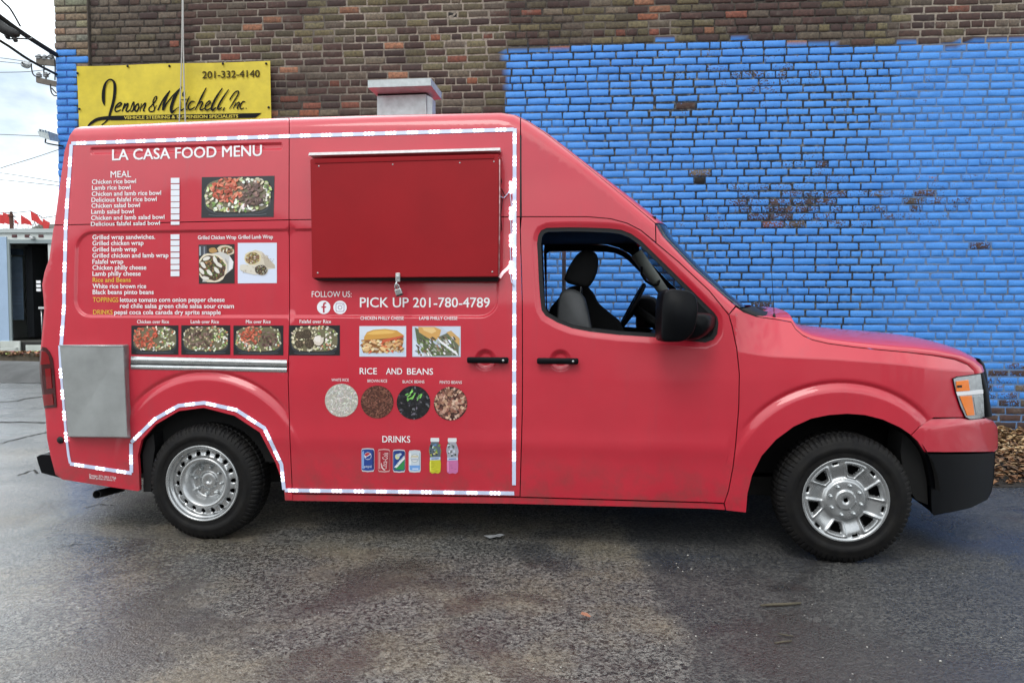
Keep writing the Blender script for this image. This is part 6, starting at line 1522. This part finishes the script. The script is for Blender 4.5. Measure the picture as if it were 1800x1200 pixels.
for px, py, s in ((1209,976,3),(1215,1000,2.6),(1189,990,2),(1192,997,2.2),(1200,1004,2.4),(1141,994,2.4),(1223,1118,3.4),(1210,1119,2.6),(1190,1112,2.2),(1168,1134,2.2),(938,1175,2.8),(986,1173,3),(752,1149,2.4),(1653,1162,4.4),(1618,1160,2.6),(1524,1137,2.8),(1586,1144,2),(1330,1116,2.4),(906,907,2),(560,1076,2),(444,1140,3),(810,1086,2),(1497,1075,2),(1244,1013,2),(1140,1038,2),(1760,1120,2),(702,1116,2),(753,1166,2)):
    d = at_ground(px, py)[1]; pebble(px, py, s*.5*d/FPX*1.15)

# ================================================================== BACKGROUND AT THE LEFT
TY = 20.0
def tp3(x, y, Y=TY): return at_depth(x, y, Y)
X = lambda x, Y=TY: float(tp3(x, 500, Y)[0]); Z = lambda y, Y=TY: float(tp3(40, y, Y)[2])
tr = empty('food_trailer', (X(40), TY, 0)); tag(tr, 'white food trailer with an open doorway and pale blue door, behind the parking lot', 'trailer')
ox = X(40); tx = lambda x, Y=TY: X(x, Y)-ox
white = mat('white_trailer_panel', (.62,.66,.64), .55, var=.12, vscale=4); paleblue = mat('pale_blue_door', (.34,.46,.62), .5, var=.1, vscale=3); frm = mat('grey_frame', (.22,.27,.28), .5); dkin = mat('dark_interior', (.09,.088,.08), .8)
b = MB(); xl, xr = tx(-60), tx(140)
b.box(xl, tx(-20), .0, .06, Z(600), Z(418)); b.box(tx(86), xr, 0, .06, Z(600), Z(420)); b.box(xl, xr, -.03, .06, Z(424), Z(405)); b.box(xl, xr, .06, 2.6, Z(409), Z(404)); b.box(xl, xl+.05, .06, 2.6, Z(600), Z(409)); b.box(xr-.05, xr, .06, 2.6, Z(600), Z(409))
b.build('trailer_body', white, tr)
b = MB(); b.box(xl, xr, 2.55, 2.6, Z(600), Z(409)); b.box(xl, xr, .06, 2.6, Z(604), Z(599)); b.build('interior', dkin, tr)
b = MB(); b.box(xl-.03, xr+.03, -.09, .0, Z(409.5), Z(402.5)); b.build('roof_trim', mat('roof_edge', (.42,.46,.46), .5), tr)
b = MB(); b.box(tx(-22), tx(16), -.06, -.035, Z(601), Z(416.5)); d_ = b.build('door', paleblue, tr)
b = MB(); b.box(tx(16), tx(20.5), -.05, .0, Z(601), Z(421)); b.box(tx(16), xr, -.045, -.032, Z(428), Z(421.5)); b.build('door_frame', frm, tr)
for x in (29.5, 52, 76): b = MB(); b.box(tx(x-4.4), tx(x+4.4), -.05, -.031, Z(417.5), Z(412.5), bev=.01); b.build('marker_lamp', mat('dark_red_lamp', (.07,.012,.014), .3), tr)
b = MB(); b.box(tx(62), tx(66.5), -.16, -.03, Z(422), Z(416), bev=.02); b.box(tx(57), tx(62), -.10, -.03, Z(419), Z(415), bev=.02); b.build('porch_lamp', M['rim'], tr)
fr_ = MB(); fr_.box(tx(20), tx(50, TY+1), .9, 1.5, Z(592, TY+1), Z(434, TY+1)); fo = fr_.build('fridge', mat('fridge_black', (.03,.033,.038), .5), tr)
b = MB(); b.box(tx(24, TY+1), tx(45, TY+1), .885, .899, Z(562, TY+1), Z(452, TY+1)); b.build('glass_door', mat('blue_fridge_glass', (.24,.33,.45), .15, var=.4, vscale=3), fo)
b = MB(); b.box(tx(23, TY+1), tx(47, TY+1), .886, .899, Z(449, TY+1), Z(438, TY+1)); b.build('fridge_sign', mat('dim_blue_sign', (.07,.10,.15), .4), fo)
b = MB()
for k in range(9): b.box(tx(26, TY+1), tx(42, TY+1), .878, .884, Z(489.5+k*6, TY+1), Z(488+k*6, TY+1))
b.build('shelf', mat('shelf_wire', (.16,.20,.26), .4), fo)
b = MB(); b.box(tx(53, TY+2), tx(90, TY+2), 2.3, 2.5, Z(575, TY+2), Z(440, TY+2)); b.build('inner_wall', mat('grey_inner_wall', (.30,.29,.26), .7, var=.2, vscale=2), tr)
b = MB()
for y in (493, 500, 507): b.box(tx(64.5), tx(72), -.02, .0, Z(y+5), Z(y)); 
b.build('notice', M['white_vinyl'], tr)
b = MB()
for x in (63.5, 78): b.tube([(tx(x), .2, Z(600)), (tx(x), .2, Z(540))], .02, 6)
b.box(tx(62), tx(86), .1, .6, Z(543), Z(539)); b.build('folding_table', M['rim'], tr)
b = MB(); b.box(tx(1), tx(36), -.10, -.04, Z(619), Z(599), bev=.01); b.box(tx(45), tx(80), -.08, -.04, Z(617), Z(606), bev=.01); b.build('skirt_panel', mat('skirt', (.58,.62,.58), .6, var=.2, vscale=3), tr)
b = MB(); b.box(xl, xr, -.03, .1, Z(620), Z(601)); b.box(xl, xr, .4, 2.2, .15, Z(610)); b.build('chassis', M['under'], tr)
for x in (-45, 120):
    wt_ = MB(); wt_.lathe([(0, -.05), (.2, -.05), (.24, -.02), (.36, -.02), (.38, .02), (.38, .2)], 28); o = wt_.build('wheel', M['rubber'], tr); o.location = (tx(x), -.02, .38)
# kerb with leaves at the trailer's foot
kb = MB(); KY = 19.2
a = at_depth(-60, 628, KY)[0]; c = at_depth(120, 628, KY)[0]; kb.box(a, c, KY, KY+.25, -.05, Z(619, KY)-.02, bev=.02); tag(kb.build('kerb', mat('dirty_kerb', (.13,.105,.075), .9, var=.6, vscale=5)), kind='structure')
lk = MB()
for k in range(500):
    x = random.uniform(a, c); zt = Z(619, KY); y = KY-.06+random.uniform(0, .3); z = zt-.02 if y > KY else random.uniform(zt-.1, zt-.02)
    s = random.uniform(.03, .07); q = random.uniform(0, 2*PI); z += random.uniform(0, .03)
    lk.add([(x+s*math.cos(q+r), y+s*.5*math.sin(q+r), z+s*.5*math.sin(q+r*1.7)) for r in (0, 1.6, 3.1, 4.7)], [(0,1,2,3)], tuple(v*random.uniform(.7, 1.4) for v in random.choice(LP)))
tag(lk.build('kerb_leaves', mat('kerb_leaf', attr=True, rough=.85), recalc=False), kind='stuff')
# post behind the trailer
pm_ = MB(); PY = 23.5; p0 = at_depth(20.5, 404, PY); w = 4*PY/FPX
pm_.lathe([(0, 0)], 3) if False else None
pm_.tube([(0, 0, 0), (0, 0, Z(376, PY))], w*.85, 10); pm_.tube([(-.0, 0, Z(376, PY)), (0, 0, Z(372, PY))], w*.55, 8); pm_.box(-w, w, -w, w, Z(381, PY), Z(379, PY))
po = pm_.build('wooden_post', mat('brown_post', (.075,.03,.02), .85, var=.4, vscale=6)); po.location = (at_depth(20.5, 400, PY)[0], PY, 0); tag(po, 'stubby dark brown post rising behind the trailer roof among red flags', 'post')
# red pennants on a line
FY = 24.0; fmat = mat('red_flag_cloth', (.62,.035,.035), .6, var=.25, vscale=8)
flags = [([(-2,376.5),(6,377.5),(6,394),(-2,392.5)], 'red pennant cut by the left picture edge'), ([(4.5,372.5),(10,375.5),(17.5,377.5),(17.5,394.5),(12,394),(6.5,391.5)], 'broad red pennant touching the left of the brown post'), ([(25,385),(28,388),(32,393.8),(25,392)], 'small red pennant tip right of the brown post'),
 ([(36.5,377.5),(41,381),(47,385),(52,390),(54,396),(48,394.5),(42,393.5),(37,394.5)], 'red pennant flying between the brown post and the house gable'), ([(53.5,371),(58,373.5),(64,378),(69,386),(74,391),(72,396),(66,393.5),(60,389),(55,387.5)], 'highest red pennant, left of the bare tree'), ([(76,384),(80,388),(86,391),(84,401),(77,403),(74.5,394)], 'last red pennant beside the truck rear, before the gable')]
for P, lb in flags:
    o3 = at_depth(P[0][0], P[0][1], FY); mb = MB(); n = len(P); vs = []
    for s in (0, .012):
        for i, (x, y) in enumerate(P): q = at_depth(x, y, FY)-o3; vs.append((q[0], q[1]*0+s+.06*math.sin(q[0]*6), q[2]))
    mb.add(vs, [tuple(range(n-1, -1, -1)), tuple(range(n, 2*n))]+[(i, (i+1) % n, n+(i+1) % n, n+i) for i in range(n)]); o = mb.build('red_flag', fmat); o.location = tuple(o3); tag(o, lb, 'flag', 'red pennants strung behind the trailer')
# each pennant hangs from one sagging line
ln = MB(); ln.tube([at_depth(x, y, FY+.05) for x, y in [(-60,376),(0,374.5),(30,373.5),(54,371),(76,383),(110,378)]], .012, 5); tag(ln.build('flag_line', M['trim'], None, tuple(at_depth(0, 374.5, FY+.05))), 'thin line carrying the red pennants behind the trailer', 'line')
# house gable far behind
hY = 42.0; hs = empty('distant_house', (at_depth(70, 400, hY)[0], hY, 0)); tag(hs, 'grey gabled roof of a house showing above the trailer roof', 'house')
hx = lambda x: float(at_depth(x, 400, hY)[0]-at_depth(70, 400, hY)[0]); hz_ = lambda y: float(at_depth(70, y, hY)[2])
b = MB(); b.box(hx(52), hx(150), .1, 8, 0, hz_(404)); b.build('wall', mat('house_siding', (.40,.40,.36), .8), hs)
b = MB(); b.add([(hx(46), 0, hz_(405)), (hx(71), 0, hz_(394)), (hx(150), 0, hz_(394)), (hx(160), 0, hz_(405)), (hx(46), 8.2, hz_(405)), (hx(71), 4, hz_(394)), (hx(150), 4, hz_(394)), (hx(160), 8.2, hz_(405))], [(0,1,2,3),(4,7,6,5),(0,4,5,1),(3,2,6,7),(1,5,6,2),(0,3,7,4)]); b.build('roof', mat('roof_shingle', (.20,.20,.18), .85), hs)
# bare winter tree
tY = 34.0; tro = at_depth(100, 404, tY); tree = empty('bare_tree', (tro[0], tY, 0)); tag(tree, 'leafless tree with fine grey branches behind the red pennants', 'tree')
tk = MB(); crn = MB(); zt = Z(404, tY)
tk.tube([(0, 0, 0), (.03, 0, 1.8), (-.05, 0, zt*.75)], [.17, .14, .10], 10)
def branch(p, d, l, r, lev):
    d = d/np.linalg.norm(d); q = p+d*l*.5+np.array([random.uniform(-.05, .05)*l, random.uniform(-.05, .05)*l, .03*l]); e = q+(d+np.array([random.uniform(-.2, .2), random.uniform(-.2, .2), .15]))*l*.5
    crn.tube([p, q, e], [r, r*.8, r*.55], 5 if lev < 2 else 4, cap=False)
    if lev >= 5: return
    for k in range(random.choice((2, 3, 3))):
        s = random.uniform(.4, 1); st = p+(e-p)*s; nd = d+np.array([random.uniform(-.9, .9), random.uniform(-.9, .9), random.uniform(-.25, .7)]); branch(st, nd, l*random.uniform(.55, .8), r*.58, lev+1)
for k in range(6):
    q = 2*PI*k/6+random.uniform(-.3, .3); branch(np.array([-.03, 0, zt*random.uniform(.5, .74)]), np.array([math.cos(q)*.8, math.sin(q)*.8, .75]), random.uniform(1.1, 1.5), .055, 0)
tmt = mat('bare_bark', (.10,.085,.07), .9); tk.build('trunk', tmt, tree); crn.build('crown', mat('grey_twigs', (.15,.135,.11), .9), tree)
# utility pole with crossarms, mostly behind the building corner
uY = 26.0; uo = at_depth(128, 130, uY); up_ = empty('utility_pole', (uo[0], uY, 0)); tag(up_, 'utility pole crossarms with insulators sticking out from behind the brick corner', 'utility pole')
ux = lambda x: float(at_depth(x, 130, uY)[0]-uo[0]); uz = lambda y: float(at_depth(100, y, uY)[2])
wood = mat('grey_weathered_wood', (.16,.14,.12), .9, var=.4, vscale=6)
b = MB(); b.tube([(0, 0, 0), (0, 0, uz(90))], [.17, .13], 12); b.build('pole', wood, up_)
for (x0, y0, x1, y1, h) in ((72,112,180,120,.10),(71,144,180,168,.09)):
    b = MB(); d = np.array([ux(x1)-ux(x0), 0, uz(y1)-uz(y0)]); a = np.array([ux(x0), -.2, uz(y0)])
    vs = []
    for p in (a, a+d):
        for dy, dz in ((-.05, -h), (.05, -h), (.05, h), (-.05, h)): vs.append(p+(0, dy, dz))
    b.add(vs, [(3,2,1,0),(4,5,6,7),(0,1,5,4),(1,2,6,5),(2,3,7,6),(3,0,4,7)]); b.build('crossarm', wood, up_)
im = MB(); im.lathe([(0, .16), (.05, .16), (.05, .12), (.09, .11), (.09, .07), (.05, .06), (.09, .045), (.09, .01), (.04, 0), (.02, -.08)], 14)
for i, (x, y) in enumerate(((76,108),(86,109),(97,107),(75,139.5),(87,139))):
    o = im.build('insulator', mat('grey_porcelain', (.22,.23,.24), .35), up_) if i == 0 else o.copy()
    if i: COL.objects.link(o); o.parent = up_
    o.location = (ux(x), -.2, uz(y)); o.rotation_euler = (PI/2, 0, 0)
o2 = im.build('insulator', M['rim'], up_); o2.location = (ux(50), -.2, uz(116)); o2.rotation_euler = (0, PI/2, 0); o2.scale = (1.3, 1.3, 1.6)
b = MB()
for q in ([(71,105),(73,103),(80,104),(86,108),(92,104),(98,103)], [(64,116),(64,125),(66,134),(70,138),(75,139)], [(86,120),(85,130),(87,138),(96,133)], [(96,152),(97,165),(102,172),(108,172)], [(98,159),(106,168)], [(92,93),(98,100),(104,108),(105,125),(104,145)]): b.tube([(ux(x), -.25, uz(y)) for x, y in cat(q, 3)], .022, 5)
b.build('jumper_wire', M['trim'], up_)
# overhead lines
wm_ = mat('cable_black', (.012,.012,.013), .6)
def line(name, px, Ys, r, lb, cat_='cable', grp=None, mm=None):
    P = [at_depth(x, y, Y) for (x, y), Y in zip(px, Ys)]
    P = cat(P, 5); o = MB(); o.tube(P, r, 8); ob = o.build(name, mm or wm_, None, tuple(P[0])); tag(ob, lb, cat_, grp); return ob
thick = line('power_cable', [(-130,-70),(0,30),(52,67),(106,101)], [6.6,7.3,7.7,8.1], .024, 'thickest black overhead cable reaching the brick corner', 'cable', 'black service cables at the corner')
line('power_cable', [(-130,-2),(0,72),(52,106),(107,135)], [6.6,7.3,7.7,8.1], .013, 'black overhead cable running below the thickest one to the blue corner', 'cable', 'black service cables at the corner')
line('power_cable', [(-40,-50),(2,0),(18,16),(36,47)], [7.0,7.3,7.4,7.5], .008, 'thin black wire dropping from the top left onto the thickest cable', 'cable', 'black service cables at the corner')
sc_ = MB(); cl = [at_depth(x, y, 7.28) for x, y in [(-22,30),(-6,42),(10,53),(24,59),(33,62)]]; sc_.tube(cl, [.05,.055,.05,.045,.02], 10)
for p in cl[1:4]: sc_.tube([p+(0, 0, -.03), p+(.02, 0, -.075)], .02, 6)
sc_.tube([at_depth(8, 62, 7.28), at_depth(14, 69, 7.28), at_depth(34, 68, 7.3), at_depth(52, 69, 7.4), at_depth(57, 66, 7.6)], .007, 6)
tag(sc_.build('splice_case', wm_, None, tuple(cl[2])), 'lumpy black cable splice case hanging under the thickest cable', 'cable splice')
gw = mat('grey_wire', (.10,.11,.11), .6)
for px, Y, lb in (([(-60,98),(0,102),(56,110),(78,113)], 26, 'uppermost thin grey wire running to the utility pole insulators'), ([(-60,104),(0,108.5),(46,113)], 26, 'thin grey wire just beneath the uppermost one, ending at a pale insulator'), ([(-60,128),(0,127.5),(45,126.5),(80,123)], 26, 'thin grey wire below the pale insulator, level with the lower crossarm'), ([(-60,235),(0,236.5),(50,238.5),(86,240)], 22, 'nearly level thin wire at the height of the floodlight'), ([(-60,318),(0,296),(60,277.5),(115,259)], 22, 'thin wire climbing rightwards below the floodlight'), ([(-60,300),(0,304),(60,313),(118,323)], 30, 'upper of two close wires sagging above the trailer roof'), ([(-60,312),(0,316),(60,322),(118,328)], 30, 'lower of two close wires sagging above the trailer roof')):
    line('overhead_wire', px, [Y]*len(px), .009*Y/20, lb, 'wire', 'thin wires across the sky', gw)

# ---- the far side of the street behind the camera (it shows as a reflection in the paint)
oh = empty('street_house', (-17.0, -17.0, 0)); tag(oh, 'tall pale brick house with a gabled roof across the street, behind the camera', 'house')
hm_ = mat('street_brick', (.16,.11,.085), .85, var=.4, vscale=1.5); b = MB(); b.box(-8, 5.5, -9, 0, 0, 7.2); b.add([(-8, 0, 7.2), (5.5, 0, 7.2), (-1.2, 0, 11.2), (-8, -9, 7.2), (5.5, -9, 7.2), (-1.2, -9, 11.2)], [(0,1,2),(5,4,3)]); b.build('wall', hm_, oh)
b = MB(); b.add([(-8.5, .4, 6.95), (-1.2, .4, 11.3), (-1.2, -9.4, 11.3), (-8.5, -9.4, 6.95)], [(0,1,2,3)]); b.add([(6, .4, 6.95), (-1.2, .4, 11.3), (-1.2, -9.4, 11.3), (6, -9.4, 6.95)], [(3,2,1,0)]); b.build('roof', mat('dark_shingle', (.05,.05,.055), .9), oh)
for wx in (-5.5, -1.2, 3.0):
    for wz in (1.2, 4.2):
        b = MB(); b.box(wx-.6, wx+.6, .002, .06, wz, wz+1.7, bev=.02); f_ = b.build('window', M['white_vinyl'], oh); b = MB(); b.box(wx-.5, wx+.5, .061, .07, wz+.1, wz+1.6); b.build('pane', M['trim'], f_)
sh_ = empty('street_garage', (8.0, -17.0, 0)); tag(sh_, 'low flat roofed grey garage block across the street, behind the camera', 'garage')
b = MB(); b.box(-18, 24, -8, 0, 0, 4.2); b.build('wall', mat('garage_render', (.15,.145,.14), .9, var=.3, vscale=1), sh_); b = MB(); b.box(-18.2, 24.2, -8.2, .2, 4.2, 4.5); b.build('roof', M['under'], sh_)
for gx_ in (-14, -8, -2, 4, 10, 16):
    b = MB(); b.box(gx_-1.4, gx_+1.4, .002, .05, 0, 2.4); b.build('door', mat('garage_door', (.30,.30,.29), .7), sh_)
